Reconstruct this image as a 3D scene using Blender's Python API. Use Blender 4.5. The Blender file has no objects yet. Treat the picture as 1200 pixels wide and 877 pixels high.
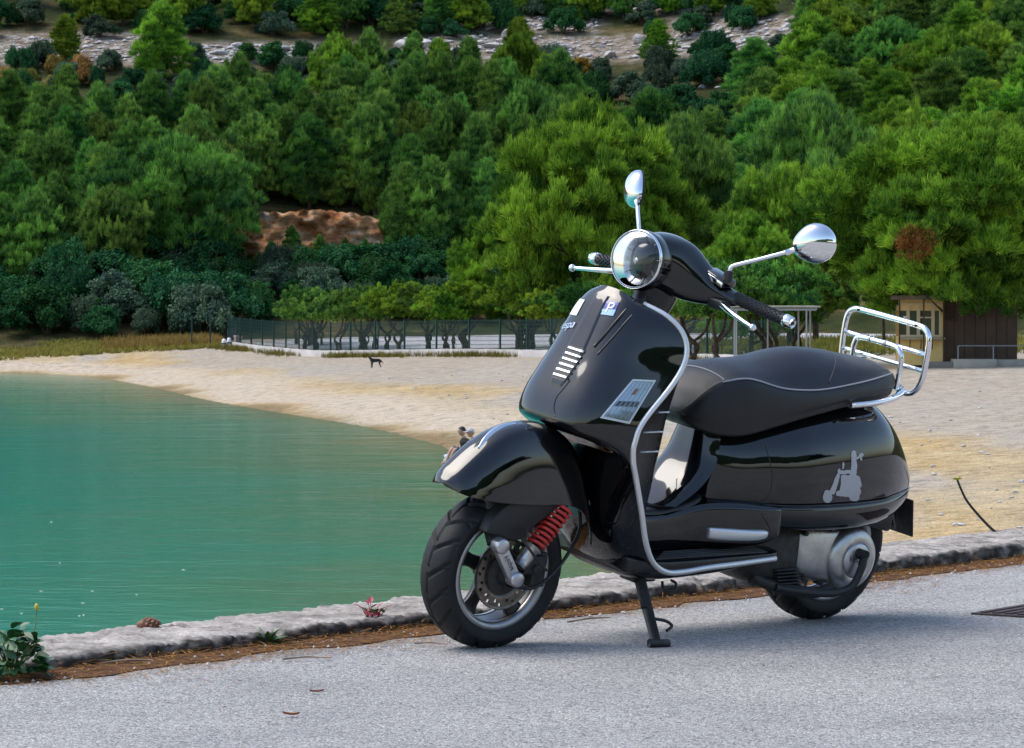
import bpy, bmesh, math, random
import numpy as np
from mathutils import Vector, Matrix
from mathutils.bvhtree import BVHTree

scene = bpy.context.scene
col = scene.collection
R_ = math.radians

# ------------------------------------------------------------------ camera
FPX, CX, CY, YH, HC = 3950.0, 600.0, 438.5, 344.0, 1.046
pit = math.atan((CY - YH) / FPX)
cam_d = bpy.data.cameras.new('camera')
cam_d.sensor_width = 36.0
cam_d.lens = FPX / 1200.0 * 36.0
cam_d.clip_start = 0.1
cam_d.clip_end = 3000.0
cam_d.dof.use_dof = True
cam_d.dof.focus_distance = 10.1
cam_d.dof.aperture_fstop = 56.0
cam = bpy.data.objects.new('camera', cam_d)
col.objects.link(cam)
cam.location = (0, 0, HC)
cam.rotation_euler = (math.pi / 2 - pit, 0, 0)
scene.camera = cam

# ------------------------------------------------------------------ sky, sun, exposure
SUN_EL, SUN_AZ = R_(60), R_(-80)           # azimuth from +Y (view direction), negative = left
to_sun = Vector((math.sin(SUN_AZ) * math.cos(SUN_EL), math.cos(SUN_AZ) * math.cos(SUN_EL), math.sin(SUN_EL)))
world = bpy.data.worlds.new('World')
scene.world = world
world.use_nodes = True
wn = world.node_tree
wn.nodes.clear()
w_out = wn.nodes.new('ShaderNodeOutputWorld')
w_bg = wn.nodes.new('ShaderNodeBackground')
w_sky = wn.nodes.new('ShaderNodeTexSky')
w_sky.sky_type = 'NISHITA'
w_sky.sun_disc = False
w_sky.sun_elevation = SUN_EL
w_sky.sun_rotation = SUN_AZ
w_sky.air_density = 1.2
w_sky.dust_density = 1.8
w_sky.ozone_density = 1.5
w_bg.inputs['Strength'].default_value = 0.15
wn.links.new(w_sky.outputs[0], w_bg.inputs[0])
wn.links.new(w_bg.outputs[0], w_out.inputs[0])
sun_d = bpy.data.lights.new('sun', 'SUN')
sun_d.energy = 1.7
sun_d.angle = R_(42)
sun_d.color = (1.0, 0.95, 0.87)
sun = bpy.data.objects.new('sun', sun_d)
col.objects.link(sun)
sun.rotation_euler = to_sun.to_track_quat('Z', 'Y').to_euler()
vs = scene.view_settings
vs.view_transform = 'Standard'
vs.look = 'None'
vs.exposure = 0.74
vs.gamma = 1.0
vs.use_curve_mapping = False

# ------------------------------------------------------------------ pixel helpers (survey of the place from the viewpoint)
CF = np.array([0, math.cos(pit), -math.sin(pit)])
CU = np.array([0, math.sin(pit), math.cos(pit)])
CR_ = np.array([1.0, 0, 0])
CC = np.array([0, 0, HC])
def ray(px, py): return CR_ * (px - CX) / FPX + CU * (CY - py) / FPX + CF
def at(px, py, d): return CC + ray(px, py) * d
def on_z(px, py, z):
    r = ray(px, py)
    return CC + r * ((z - HC) / r[2])

# ------------------------------------------------------------------ mesh helpers
def tag(o, label=None, cat=None, group=None, kind=None):
    if label: o['label'] = label
    if cat: o['category'] = cat
    if group: o['group'] = group
    if kind: o['kind'] = kind
    return o
def empty(name, loc=(0, 0, 0), rz=0.0):
    o = bpy.data.objects.new(name, None)
    o.empty_display_size = 0.1
    col.objects.link(o)
    o.location = loc
    o.rotation_euler = (0, 0, rz)
    return o
def mesh_np(name, V, F):
    """V (n,3) array, F (m,k) int array of equal-sided faces"""
    V = np.asarray(V, dtype=np.float32); F = np.asarray(F, dtype=np.int32)
    m = bpy.data.meshes.new(name)
    k = F.shape[1]
    m.vertices.add(len(V)); m.vertices.foreach_set('co', V.ravel())
    m.loops.add(F.size); m.loops.foreach_set('vertex_index', F.ravel())
    m.polygons.add(len(F))
    m.polygons.foreach_set('loop_start', np.arange(0, F.size, k, dtype=np.int32))
    m.update(calc_edges=True)
    return m
def link(name, me, mat=None, parent=None, smooth=True):
    if smooth and len(me.polygons):
        me.polygons.foreach_set('use_smooth', np.ones(len(me.polygons), dtype=bool))
    o = bpy.data.objects.new(name, me)
    if mat is not None and len(me.materials) == 0: me.materials.append(mat)
    col.objects.link(o)
    if parent is not None: o.parent = parent
    return o
def obj(name, V, F, mat, parent=None, smooth=True):
    V = np.asarray(V, dtype=float)
    try:
        Fa = np.asarray(F, dtype=np.int32); ok = Fa.ndim == 2
    except Exception:
        ok = False
    if ok: me = mesh_np(name, V, Fa)
    else:
        me = bpy.data.meshes.new(name); me.from_pydata([tuple(v) for v in V], [], [list(f) for f in F]); me.update()
    return link(name, me, mat, parent, smooth)
def fix_normals(me):
    bm = bmesh.new(); bm.from_mesh(me); bmesh.ops.recalc_face_normals(bm, faces=bm.faces); bm.to_mesh(me); bm.free()
class MB:
    """collects pieces of ONE part"""
    def __init__(s): s.V = []; s.F = []
    def add(s, V, F):
        n = len(s.V); s.V += [tuple(v) for v in V]; s.F += [tuple(int(i) + n for i in f) for f in F]; return s
    def box(s, c, d, rot=None):
        V = [Vector((x * d[0] / 2, y * d[1] / 2, z * d[2] / 2)) for x in (-1, 1) for y in (-1, 1) for z in (-1, 1)]
        if rot is not None: V = [rot @ v for v in V]
        V = [v + Vector(c) for v in V]
        return s.add(V, [(0, 1, 3, 2), (4, 6, 7, 5), (0, 4, 5, 1), (2, 3, 7, 6), (0, 2, 6, 4), (1, 5, 7, 3)])
    def tube(s, P, r, n=12, cap=True):
        V, F = tube(P, r, n, cap); return s.add(V, F)
    def build(s, name, mat, parent=None, smooth=False, bevel=0):
        me = bpy.data.meshes.new(name); me.from_pydata(s.V, [], s.F); me.update(); fix_normals(me)
        o = link(name, me, mat, parent, smooth)
        if bevel:
            b = o.modifiers.new('bevel', 'BEVEL'); b.width = bevel; b.segments = 2; b.limit_method = 'ANGLE'
            for p in me.polygons: p.use_smooth = True
            b.harden_normals = False
        return o
def cr(P, n, closed=False):
    """Catmull-Rom resampling along the first axis"""
    P = np.asarray(P, dtype=float); k = len(P); out = []
    segs = k if closed else k - 1
    for i in range(segs):
        if closed: a, b, c, d = P[(i - 1) % k], P[i], P[(i + 1) % k], P[(i + 2) % k]
        else:
            b, c = P[i], P[i + 1]
            a = P[i - 1] if i > 0 else 2 * b - c
            d = P[i + 2] if i + 2 < k else 2 * c - b
        for j in range(n):
            t = j / n
            out.append(0.5 * ((2 * b) + (-a + c) * t + (2 * a - 5 * b + 4 * c - d) * t * t + (-a + 3 * b - 3 * c + d) * t ** 3))
    if not closed: out.append(P[-1])
    return np.array(out)
def gridF(ni, nj, ci=False, cj=False):
    F = []
    for i in range(ni if ci else ni - 1):
        for j in range(nj if cj else nj - 1):
            a, b = i, (i + 1) % ni; c, d = j, (j + 1) % nj
            F.append((a * nj + c, a * nj + d, b * nj + d, b * nj + c))
    return F
def surf(ctrl, nu=4, nv=4, cu=False, cv=False, caps=False):
    G = cr(np.asarray(ctrl, float), nu, cu)
    G = np.swapaxes(cr(np.swapaxes(G, 0, 1), nv, cv), 0, 1)
    ni, nj = G.shape[:2]
    V = G.reshape(-1, 3); F = gridF(ni, nj, cu, cv)
    if caps and cv:
        V = list(V); F = list(F)
        for i, rev in ((0, True), (ni - 1, False)):
            c = len(V); V.append(G[i].mean(axis=0))
            for j in range(nj):
                a, b = i * nj + j, i * nj + (j + 1) % nj
                F.append((a, b, c) if not rev else (b, a, c))
        V = np.array(V)
    return V, F, G
def tube(P, r, n=12, cap=True):
    P = np.asarray(P, float); k = len(P)
    rr = np.full(k, r) if np.isscalar(r) else np.asarray(r, float)
    T = np.gradient(P, axis=0); T /= np.linalg.norm(T, axis=1)[:, None] + 1e-12
    ref = np.array([0, 0, 1.0]) if abs(T[0][2]) < .9 else np.array([1.0, 0, 0])
    N = np.cross(T[0], ref); N /= np.linalg.norm(N)
    V = []
    for i in range(k):
        N = N - T[i] * (N @ T[i]); N /= np.linalg.norm(N) + 1e-12
        B = np.cross(T[i], N)
        for j in range(n):
            a = 2 * math.pi * j / n
            V.append(P[i] + rr[i] * (math.cos(a) * N + math.sin(a) * B))
    F = gridF(k, n, False, True)
    if cap:
        V += [P[0], P[-1]]
        for j in range(n):
            F.append((j, (j + 1) % n, k * n)); F.append(((k - 1) * n + (j + 1) % n, (k - 1) * n + j, k * n + 1))
    return V, F
def lathe(prof, n=48, c=(0, 0, 0), axis='Y', closed=False):
    """profile of (radius, offset along axis)"""
    V = []; m = len(prof)
    for i in range(n):
        a = 2 * math.pi * i / n
        for r, h in prof:
            if axis == 'Y': V.append((c[0] + r * math.cos(a), c[1] + h, c[2] + r * math.sin(a)))
            elif axis == 'X': V.append((c[0] + h, c[1] + r * math.cos(a), c[2] + r * math.sin(a)))
            else: V.append((c[0] + r * math.cos(a), c[1] + r * math.sin(a), c[2] + h))
    return V, gridF(n, m, True, closed)
def bvh_of(V, F): return BVHTree.FromPolygons([Vector(v) for v in V], [list(f) for f in F])
def prism(poly, y0, y1):
    """polygon in (x,z), extruded along y"""
    n = len(poly)
    V = [(p[0], y0, p[1]) for p in poly] + [(p[0], y1, p[1]) for p in poly]
    F = [tuple(range(n)), tuple(range(2 * n - 1, n - 1, -1))] + [(i, (i + 1) % n + 0, (i + 1) % n + n, i + n) for i in range(n)]
    return V, F
def text_mesh(s, size=1.0, shear=0.0):
    cu = bpy.data.curves.new('t', 'FONT'); cu.body = s; cu.size = size; cu.shear = shear; cu.align_x = 'CENTER'; cu.align_y = 'CENTER'
    cu.resolution_u = 3
    o = bpy.data.objects.new('t', cu); col.objects.link(o)
    dg = bpy.context.evaluated_depsgraph_get()
    me = bpy.data.meshes.new_from_object(o.evaluated_get(dg))
    V = np.array([v.co[:] for v in me.vertices]); F = [tuple(p.vertices) for p in me.polygons]
    bpy.data.objects.remove(o); bpy.data.curves.remove(cu); bpy.data.meshes.remove(me)
    return V, F

# ------------------------------------------------------------------ materials
def new_mat(name):
    m = bpy.data.materials.new(name); m.use_nodes = True
    nt = m.node_tree; b = nt.nodes['Principled BSDF']
    return m, nt, b
def pbr(name, c, rough=.5, metal=0., coat=0., spec=.5, bump=0., bscale=200., var=0., vscale=20., ior=1.5, rvar=0.):
    m, nt, b = new_mat(name)
    b.inputs['Base Color'].default_value = (*c, 1); b.inputs['Roughness'].default_value = rough
    b.inputs['Metallic'].default_value = metal; b.inputs['Coat Weight'].default_value = coat
    b.inputs['Coat Roughness'].default_value = .03; b.inputs['Specular IOR Level'].default_value = spec
    b.inputs['IOR'].default_value = ior
    tc = nt.nodes.new('ShaderNodeTexCoord')
    if bump:
        n = nt.nodes.new('ShaderNodeTexNoise'); n.inputs['Scale'].default_value = bscale; n.inputs['Detail'].default_value = 4
        nt.links.new(tc.outputs['Object'], n.inputs['Vector'])
        bp = nt.nodes.new('ShaderNodeBump'); bp.inputs['Strength'].default_value = bump; bp.inputs['Distance'].default_value = .002
        nt.links.new(n.outputs['Fac'], bp.inputs['Height']); nt.links.new(bp.outputs[0], b.inputs['Normal'])
    if var or rvar:
        n = nt.nodes.new('ShaderNodeTexNoise'); n.inputs['Scale'].default_value = vscale; n.inputs['Detail'].default_value = 6
        nt.links.new(tc.outputs['Object'], n.inputs['Vector'])
        if var:
            r = nt.nodes.new('ShaderNodeMapRange'); r.inputs[1].default_value = .3; r.inputs[2].default_value = .7
            r.inputs[3].default_value = 1 - var; r.inputs[4].default_value = 1 + var
            nt.links.new(n.outputs['Fac'], r.inputs[0])
            mx = nt.nodes.new('ShaderNodeVectorMath'); mx.operation = 'SCALE'; mx.inputs[0].default_value = c
            nt.links.new(r.outputs[0], mx.inputs['Scale']); nt.links.new(mx.outputs[0], b.inputs['Base Color'])
        if rvar:
            r = nt.nodes.new('ShaderNodeMapRange'); r.inputs[1].default_value = .35; r.inputs[2].default_value = .7
            r.inputs[3].default_value = rough; r.inputs[4].default_value = rough + rvar
            nt.links.new(n.outputs['Fac'], r.inputs[0]); nt.links.new(r.outputs[0], b.inputs['Roughness'])
    return m
def ramp(nt, stops):
    r = nt.nodes.new('ShaderNodeValToRGB'); e = r.color_ramp.elements
    while len(e) < len(stops): e.new(.5)
    for x, (p, c) in zip(e, stops): x.position = p; x.color = (*c, 1)
    return r
def foliage_mat(name, dark, light, hue=.0, trans=.13, vary=1.):
    m, nt, b = new_mat(name)
    nt.nodes.remove(b)
    out = [n for n in nt.nodes if n.type == 'OUTPUT_MATERIAL'][0]
    a = nt.nodes.new('ShaderNodeAttribute'); a.attribute_name = 'var'
    oi = nt.nodes.new('ShaderNodeObjectInfo')
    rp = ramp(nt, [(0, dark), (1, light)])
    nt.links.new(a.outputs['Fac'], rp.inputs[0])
    hs = nt.nodes.new('ShaderNodeHueSaturation')
    mr = nt.nodes.new('ShaderNodeMapRange'); mr.inputs[3].default_value = .5 - .025 * vary; mr.inputs[4].default_value = .5 + .025 * vary
    mv = nt.nodes.new('ShaderNodeMapRange'); mv.inputs[3].default_value = 1.08 - .33 * vary; mv.inputs[4].default_value = 1.08 + .32 * vary
    ml = nt.nodes.new('ShaderNodeMath'); ml.operation = 'MULTIPLY'; ml.inputs[1].default_value = 7.31
    fr = nt.nodes.new('ShaderNodeMath'); fr.operation = 'FRACT'
    nt.links.new(oi.outputs['Random'], mr.inputs[0]); nt.links.new(oi.outputs['Random'], ml.inputs[0])
    nt.links.new(ml.outputs[0], fr.inputs[0]); nt.links.new(fr.outputs[0], mv.inputs[0])
    nt.links.new(mr.outputs[0], hs.inputs['Hue']); nt.links.new(mv.outputs[0], hs.inputs['Value'])
    nt.links.new(rp.outputs[0], hs.inputs['Color'])
    d = nt.nodes.new('ShaderNodeBsdfDiffuse'); t = nt.nodes.new('ShaderNodeBsdfTranslucent'); mx = nt.nodes.new('ShaderNodeMixShader')
    mx.inputs[0].default_value = trans
    nt.links.new(hs.outputs[0], d.inputs[0]); nt.links.new(hs.outputs[0], t.inputs[0])
    nt.links.new(d.outputs[0], mx.inputs[1]); nt.links.new(t.outputs[0], mx.inputs[2]); nt.links.new(mx.outputs[0], out.inputs[0])
    return m

M = {}
M['paint'] = pbr('black_gloss_paint', (.0022, .0023, .003), .05, spec=.5, coat=.5, rvar=.03, vscale=9)
M['paint2'] = pbr('black_satin_paint', (.005, .005, .006), .22, rvar=.1)
M['plastic'] = pbr('black_plastic', (.014, .014, .015), .5, bump=.25, bscale=900)
M['rubber'] = pbr('tyre_rubber', (.011, .011, .012), .6, bump=.4, bscale=500, var=.3, vscale=30, spec=.35)
M['mat'] = pbr('rubber_mat', (.016, .016, .018), .45, bump=.3, bscale=600)
M['vinyl'] = pbr('black_vinyl', (.008, .008, .010), .36, bump=.45, bscale=420, rvar=.1)
M['vinyl2'] = pbr('grey_black_vinyl', (.022, .022, .026), .34, bump=.45, bscale=420, rvar=.1)
M['piping'] = pbr('seat_piping', (.32, .33, .36), .35)
M['chrome'] = pbr('chrome', (.82, .83, .85), .06, metal=1)
M['trim'] = pbr('aluminium_trim', (.74, .75, .76), .40, metal=.8)
M['silver'] = pbr('silver_paint', (.52, .52, .54), .34, metal=.85, var=.08)
M['alu'] = pbr('cast_aluminium', (.56, .55, .53), .36, metal=.9, bump=.35, bscale=150, var=.18, vscale=25)
M['rim'] = pbr('rim_lip', (.40, .40, .41), .38, metal=.9, var=.1)
M['rimblack'] = pbr('rim_black', (.012, .012, .013), .35)
M['disc'] = pbr('brake_disc', (.20, .17, .145), .4, metal=.9, var=.3, vscale=60)
M['iron'] = pbr('dirty_iron', (.045, .042, .04), .6, metal=.4, bump=.5, bscale=120, var=.4, vscale=40)
M['red'] = pbr('red_spring', (.50, .022, .016), .38, coat=.3)
M['redlens'] = pbr('red_lens', (.42, .012, .012), .15, coat=.6)
M['orange'] = pbr('amber_bulb', (.55, .18, .03), .3)
M['grip'] = pbr('grip_rubber', (.010, .010, .012), .5)
M['decal'] = pbr('grey_sticker', (.42, .42, .43), .42, var=.04, vscale=90)
M['white'] = pbr('white_print', (.75, .76, .78), .4)
M['blue'] = pbr('badge_blue', (.012, .035, .30), .25, coat=.6)
M['palebl'] = pbr('badge_pale_blue', (.30, .50, .72), .3, coat=.5)
M['cable'] = pbr('cable_black', (.006, .006, .007), .4)
def glass_mat():
    m, nt, b = new_mat('clear_lens'); nt.nodes.remove(b)
    out = [n for n in nt.nodes if n.type == 'OUTPUT_MATERIAL'][0]
    f = nt.nodes.new('ShaderNodeFresnel'); f.inputs[0].default_value = 1.5
    t = nt.nodes.new('ShaderNodeBsdfTransparent'); t.inputs[0].default_value = (.93, .95, .96, 1)
    g = nt.nodes.new('ShaderNodeBsdfGlossy'); g.inputs['Roughness'].default_value = .015
    mx = nt.nodes.new('ShaderNodeMixShader'); nt.links.new(f.outputs[0], mx.inputs[0]); nt.links.new(t.outputs[0], mx.inputs[1]); nt.links.new(g.outputs[0], mx.inputs[2])
    nt.links.new(mx.outputs[0], out.inputs[0]); return m
M['reflector'] = pbr('lamp_reflector', (.50, .52, .55), .24, metal=1)
M['lens'] = glass_mat()

# =================================================================== LARGE STRUCTURE
rng = np.random.default_rng(7)
ZW = -3.25
sh_px = [(-600, 425), (-200, 432), (0, 437), (100, 441), (170, 452), (250, 470), (350, 487), (430, 500), (500, 517), (530, 527), (600, 560), (660, 600), (700, 640)]
SH = [(-400, 260), (-150, 232)] + [tuple(on_z(px, py, ZW)[:2]) for px, py in sh_px] + [(2.6, 45), (5.5, 33), (10, 25), (16, 20), (22, 16)]
SH = cr(np.array(SH), 4)
def shore_sd(x, y):
    """signed distance to the shoreline, land positive"""
    x = np.asarray(x, float); y = np.asarray(y, float)
    best = np.full(x.shape, 1e18); sg = np.ones(x.shape)
    for a, b in zip(SH[:-1], SH[1:]):
        d = b - a; L2 = d @ d
        t = np.clip(((x - a[0]) * d[0] + (y - a[1]) * d[1]) / L2, 0, 1)
        qx = x - a[0] - t * d[0]; qy = y - a[1] - t * d[1]
        q = qx * qx + qy * qy
        s = np.sign(d[0] * (y - a[1]) - d[1] * (x - a[0]))
        m = q < best - 1e-9
        best = np.where(m, q, best); sg = np.where(m, s, sg)
    return np.sqrt(best) * sg
def sst(a, b, v):
    t = np.clip((v - a) / (b - a), 0, 1); return t * t * (3 - 2 * t)
def wob(x, y, s, ph=0.):
    return (np.sin(x / s + 1.3 * np.sin(y / s * .7 + ph)) + np.sin(y / s * 1.17 + 1.1 * np.sin(x / s * .9 + 2 + ph)) + .5 * np.sin((x + y) / s * 2.3 + ph)) / 2.5
def foot(x):
    return 203 - 26 * sst(6, 45, x) - 5 * sst(8, 30, -x) + 1.5 * np.sin(x / 9.0)
def terrain(x, y, sd=None):
    x = np.asarray(x, float); y = np.asarray(y, float)
    if sd is None: sd = shore_sd(x, y)
    z = np.where(sd > 0, ZW + 1.95 * (1 - np.exp(-np.maximum(sd, 0) / 13.0)), ZW + np.maximum(sd * .07, -3.0))
    z = z + .05 * wob(x, y, 3.0) * sst(1, 10, sd)
    u = y - foot(x)
    hill = np.where(u > 0, .325 * (u * u / (np.abs(u) + 5.0)), 0)
    hill = hill + wob(x, y, 11.0, 1.0) * 1.0 * sst(4, 30, u)
    # terrace below the upper limestone ledge
    return z + hill
def hit_terrain(px, py, d0=30., d1=420.):
    r = ray(px, py)
    t = np.linspace(d0, d1, 1600)
    P = CC[None] + r[None] * t[:, None]
    below = P[:, 2] < terrain(P[:, 0], P[:, 1])
    i = int(np.argmax(below)) if below.any() else -1
    return P[i]

def attr(me, name, vals):
    a = me.attributes.new(name, 'FLOAT', 'POINT'); a.data.foreach_set('value', np.asarray(vals, dtype=np.float32))

# ---- beach and seabed
def sand_mat():
    m, nt, b = new_mat('beach_sand')
    tc = nt.nodes.new('ShaderNodeTexCoord'); b.inputs['Roughness'].default_value = .95; b.inputs['Specular IOR Level'].default_value = .1
    def noise(sc, det, stretch=(1, 1, 1)):
        mp = nt.nodes.new('ShaderNodeMapping'); mp.inputs['Scale'].default_value = stretch
        n = nt.nodes.new('ShaderNodeTexNoise'); n.inputs['Scale'].default_value = sc; n.inputs['Detail'].default_value = det; n.inputs['Roughness'].default_value = .65
        nt.links.new(tc.outputs['Object'], mp.inputs[0]); nt.links.new(mp.outputs[0], n.inputs['Vector']); return n
    def mix(f, a, bb):
        x = nt.nodes.new('ShaderNodeMix'); x.data_type = 'RGBA'
        for i, v in ((0, f), (6, a), (7, bb)):
            if hasattr(v, 'links'): nt.links.new(v, x.inputs[i])
            elif isinstance(v, tuple): x.inputs[i].default_value = (*v, 1)
            else: x.inputs[i].default_value = v
        return x.outputs[2]
    n1 = noise(.05, 5, (1, .35, 1)); n2 = noise(.5, 5); n3 = noise(2.6, 6); n4 = noise(14, 3)
    r1 = ramp(nt, [(.43, (0, 0, 0)), (.57, (1, 1, 1))]); nt.links.new(n1.outputs['Fac'], r1.inputs[0])
    r2 = ramp(nt, [(.48, (0, 0, 0)), (.66, (1, 1, 1))]); nt.links.new(n2.outputs['Fac'], r2.inputs[0])
    r3 = ramp(nt, [(.30, (.5, .5, .5)), (.48, (1, 1, 1)), (.72, (1.25, 1.22, 1.2))]); nt.links.new(n3.outputs['Fac'], r3.inputs[0])
    r4 = ramp(nt, [(.32, (.72, .72, .72)), (.6, (1.1, 1.1, 1.1))]); nt.links.new(n4.outputs['Fac'], r4.inputs[0])
    yel = (.46, .32, .15); gry = (.39, .365, .345); pale = (.54, .45, .345)
    g = nt.nodes.new('ShaderNodeAttribute'); g.attribute_name = 'gravel'
    p = nt.nodes.new('ShaderNodeAttribute'); p.attribute_name = 'pale'
    w = nt.nodes.new('ShaderNodeAttribute'); w.attribute_name = 'wet'
    base = mix(r1.outputs[0], yel, (.45, .37, .25))
    base = mix(r2.outputs[0], base, (.55, .43, .25))
    base = mix(g.outputs['Fac'], base, gry)
    base = mix(p.outputs['Fac'], base, pale)
    base = mix(w.outputs['Fac'], base, (.26, .19, .10))
    for r in (r3, r4):
        x = nt.nodes.new('ShaderNodeMix'); x.data_type = 'RGBA'; x.blend_type = 'MULTIPLY'; x.inputs[0].default_value = 1
        nt.links.new(base, x.inputs[6]); nt.links.new(r.outputs[0], x.inputs[7]); base = x.outputs[2]
    nt.links.new(base, b.inputs['Base Color'])
    bp = nt.nodes.new('ShaderNodeBump'); bp.inputs['Strength'].default_value = .8; bp.inputs['Distance'].default_value = .12
    ad = nt.nodes.new('ShaderNodeMath'); ad.operation = 'ADD'
    nt.links.new(n3.outputs['Fac'], ad.inputs[0]); nt.links.new(n4.outputs['Fac'], ad.inputs[1])
    nt.links.new(ad.outputs[0], bp.inputs['Height']); nt.links.new(bp.outputs[0], b.inputs['Normal'])
    return m
gx = np.concatenate([np.linspace(-230, -50, 61)[:-1], np.linspace(-50, 60, 221)[:-1], np.linspace(60, 230, 58)])
gy = np.concatenate([np.linspace(9, 190, 300), np.linspace(191, 206, 12)])
X, Y = np.meshgrid(gx, gy, indexing='ij')
SD = shore_sd(X, Y)
Z = terrain(X, Y, SD)
qd = (Y - 10.85) * .638 - (X - .02) * .770       # distance beyond the quay face
Z = np.where(qd < .8, np.minimum(Z, -3.0), Z)
Z = np.where(Y > foot(X) - 1.0, terrain(X, foot(X) - 1.0) - .25 * (Y - foot(X) + 1.0), Z)
me = mesh_np('beach', np.stack([X, Y, Z], -1).reshape(-1, 3), gridF(len(gx), len(gy)))
sdw = SD + .8 * wob(X, Y, 4.0) + .5 * wob(X, Y, 1.7, 3)
attr(me, 'pale', (np.clip(sst(.4, 1.0, sdw) * (1 - sst(2.6, 5.5, sdw)), 0, 1) * .95).ravel())
attr(me, 'wet', (1 - sst(-.3, .5, sdw)).ravel())
gl = ((X + 5) * 56 + (Y - 128) * 15) / math.hypot(56, 15)
band = sst(-1.5, 2.0, gl - 1.2 + 2.0 * wob(X, Y, 5.) + .8 * wob(X, Y, 1.6, 2))
band = np.maximum(band * (.85 + .15 * wob(X, Y, 4., 2)), .8 * sst(.30, .75, wob(X, Y * .4, 2.2, 4.0)) * sst(1.8, 3.0, SD))
attr(me, 'gravel', np.clip(band, 0, .62).ravel())
tag(link('beach', me, sand_mat()), kind='structure')

# ---- water
def water_mat():
    m, nt, b = new_mat('sea_water')
    a = nt.nodes.new('ShaderNodeAttribute'); a.attribute_name = 'depth'
    tc = nt.nodes.new('ShaderNodeTexCoord')
    rp = ramp(nt, [(0, (.17, .20, .11)), (.05, (.10, .205, .115)), (.2, (.055, .235, .155)), (.5, (.004, .235, .19)), (1, (.0, .21, .19))])
    n0 = nt.nodes.new('ShaderNodeTexNoise'); n0.inputs['Scale'].default_value = .12; n0.inputs['Detail'].default_value = 4
    nt.links.new(tc.outputs['Object'], n0.inputs['Vector'])
    ad = nt.nodes.new('ShaderNodeMath'); ad.operation = 'MULTIPLY_ADD'; ad.inputs[1].default_value = .35; 
    sb = nt.nodes.new('ShaderNodeMath'); sb.operation = 'SUBTRACT'; sb.inputs[1].default_value = .175
    nt.links.new(n0.outputs['Fac'], ad.inputs[0]); nt.links.new(a.outputs['Fac'], sb.inputs[0]); nt.links.new(sb.outputs[0], ad.inputs[2])
    # noise only disturbs where there is depth
    mx = nt.nodes.new('ShaderNodeMath'); mx.operation = 'MINIMUM'
    m2 = nt.nodes.new('ShaderNodeMath'); m2.operation = 'MULTIPLY'; m2.inputs[1].default_value = 1.6
    nt.links.new(a.outputs['Fac'], m2.inputs[0]); nt.links.new(ad.outputs[0], mx.inputs[0]); nt.links.new(m2.outputs[0], mx.inputs[1])
    nt.links.new(mx.outputs[0], rp.inputs[0]); nt.links.new(rp.outputs[0], b.inputs['Base Color'])
    b.inputs['Roughness'].default_value = .10; b.inputs['IOR'].default_value = 1.33; b.inputs['Specular IOR Level'].default_value = .24
    mp = nt.nodes.new('ShaderNodeMapping'); mp.inputs['Rotation'].default_value = (0, 0, R_(20)); mp.inputs['Scale'].default_value = (.8, 1.3, 1)
    nt.links.new(tc.outputs['Object'], mp.inputs[0])
    n1 = nt.nodes.new('ShaderNodeTexNoise'); n1.inputs['Scale'].default_value = 2.2; n1.inputs['Detail'].default_value = 5
    n2 = nt.nodes.new('ShaderNodeTexNoise'); n2.inputs['Scale'].default_value = .45; n2.inputs['Detail'].default_value = 2
    nt.links.new(mp.outputs[0], n1.inputs['Vector']); nt.links.new(mp.outputs[0], n2.inputs['Vector'])
    ax = nt.nodes.new('ShaderNodeMath'); ax.operation = 'MULTIPLY_ADD'; ax.inputs[1].default_value = 2.2
    nt.links.new(n2.outputs['Fac'], ax.inputs[0]); nt.links.new(n1.outputs['Fac'], ax.inputs[2])
    bp = nt.nodes.new('ShaderNodeBump'); bp.inputs['Strength'].default_value = .17; bp.inputs['Distance'].default_value = .10
    nt.links.new(ax.outputs[0], bp.inputs['Height']); nt.links.new(bp.outputs[0], b.inputs['Normal'])
    return m
wx = np.concatenate([np.linspace(-420, -60, 70)[:-1], np.linspace(-60, 25, 171)]); wy = np.linspace(-160, 262, 400)
X, Y = np.meshgrid(wx, wy, indexing='ij')
SDw = shore_sd(X, Y)
me = mesh_np('sea', np.stack([X, Y, np.full_like(X, ZW)], -1).reshape(-1, 3), gridF(len(wx), len(wy)))
bad = ((SDw > 2.0) | (((Y - 10.85) * .638 - (X - .02) * .770) < -.6)).ravel()
bm = bmesh.new(); bm.from_mesh(me); bm.verts.ensure_lookup_table()
bmesh.ops.delete(bm, geom=[v for v, k in zip(bm.verts, bad) if k], context='VERTS'); bm.to_mesh(me); bm.free()
vv = np.empty(len(me.vertices) * 3, dtype=np.float32); me.vertices.foreach_get('co', vv); vv = vv.reshape(-1, 3)
attr(me, 'depth', np.clip(-shore_sd(vv[:, 0], vv[:, 1]) / 30.0, 0, 1))
tag(link('sea', me, water_mat()), kind='structure')

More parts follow.
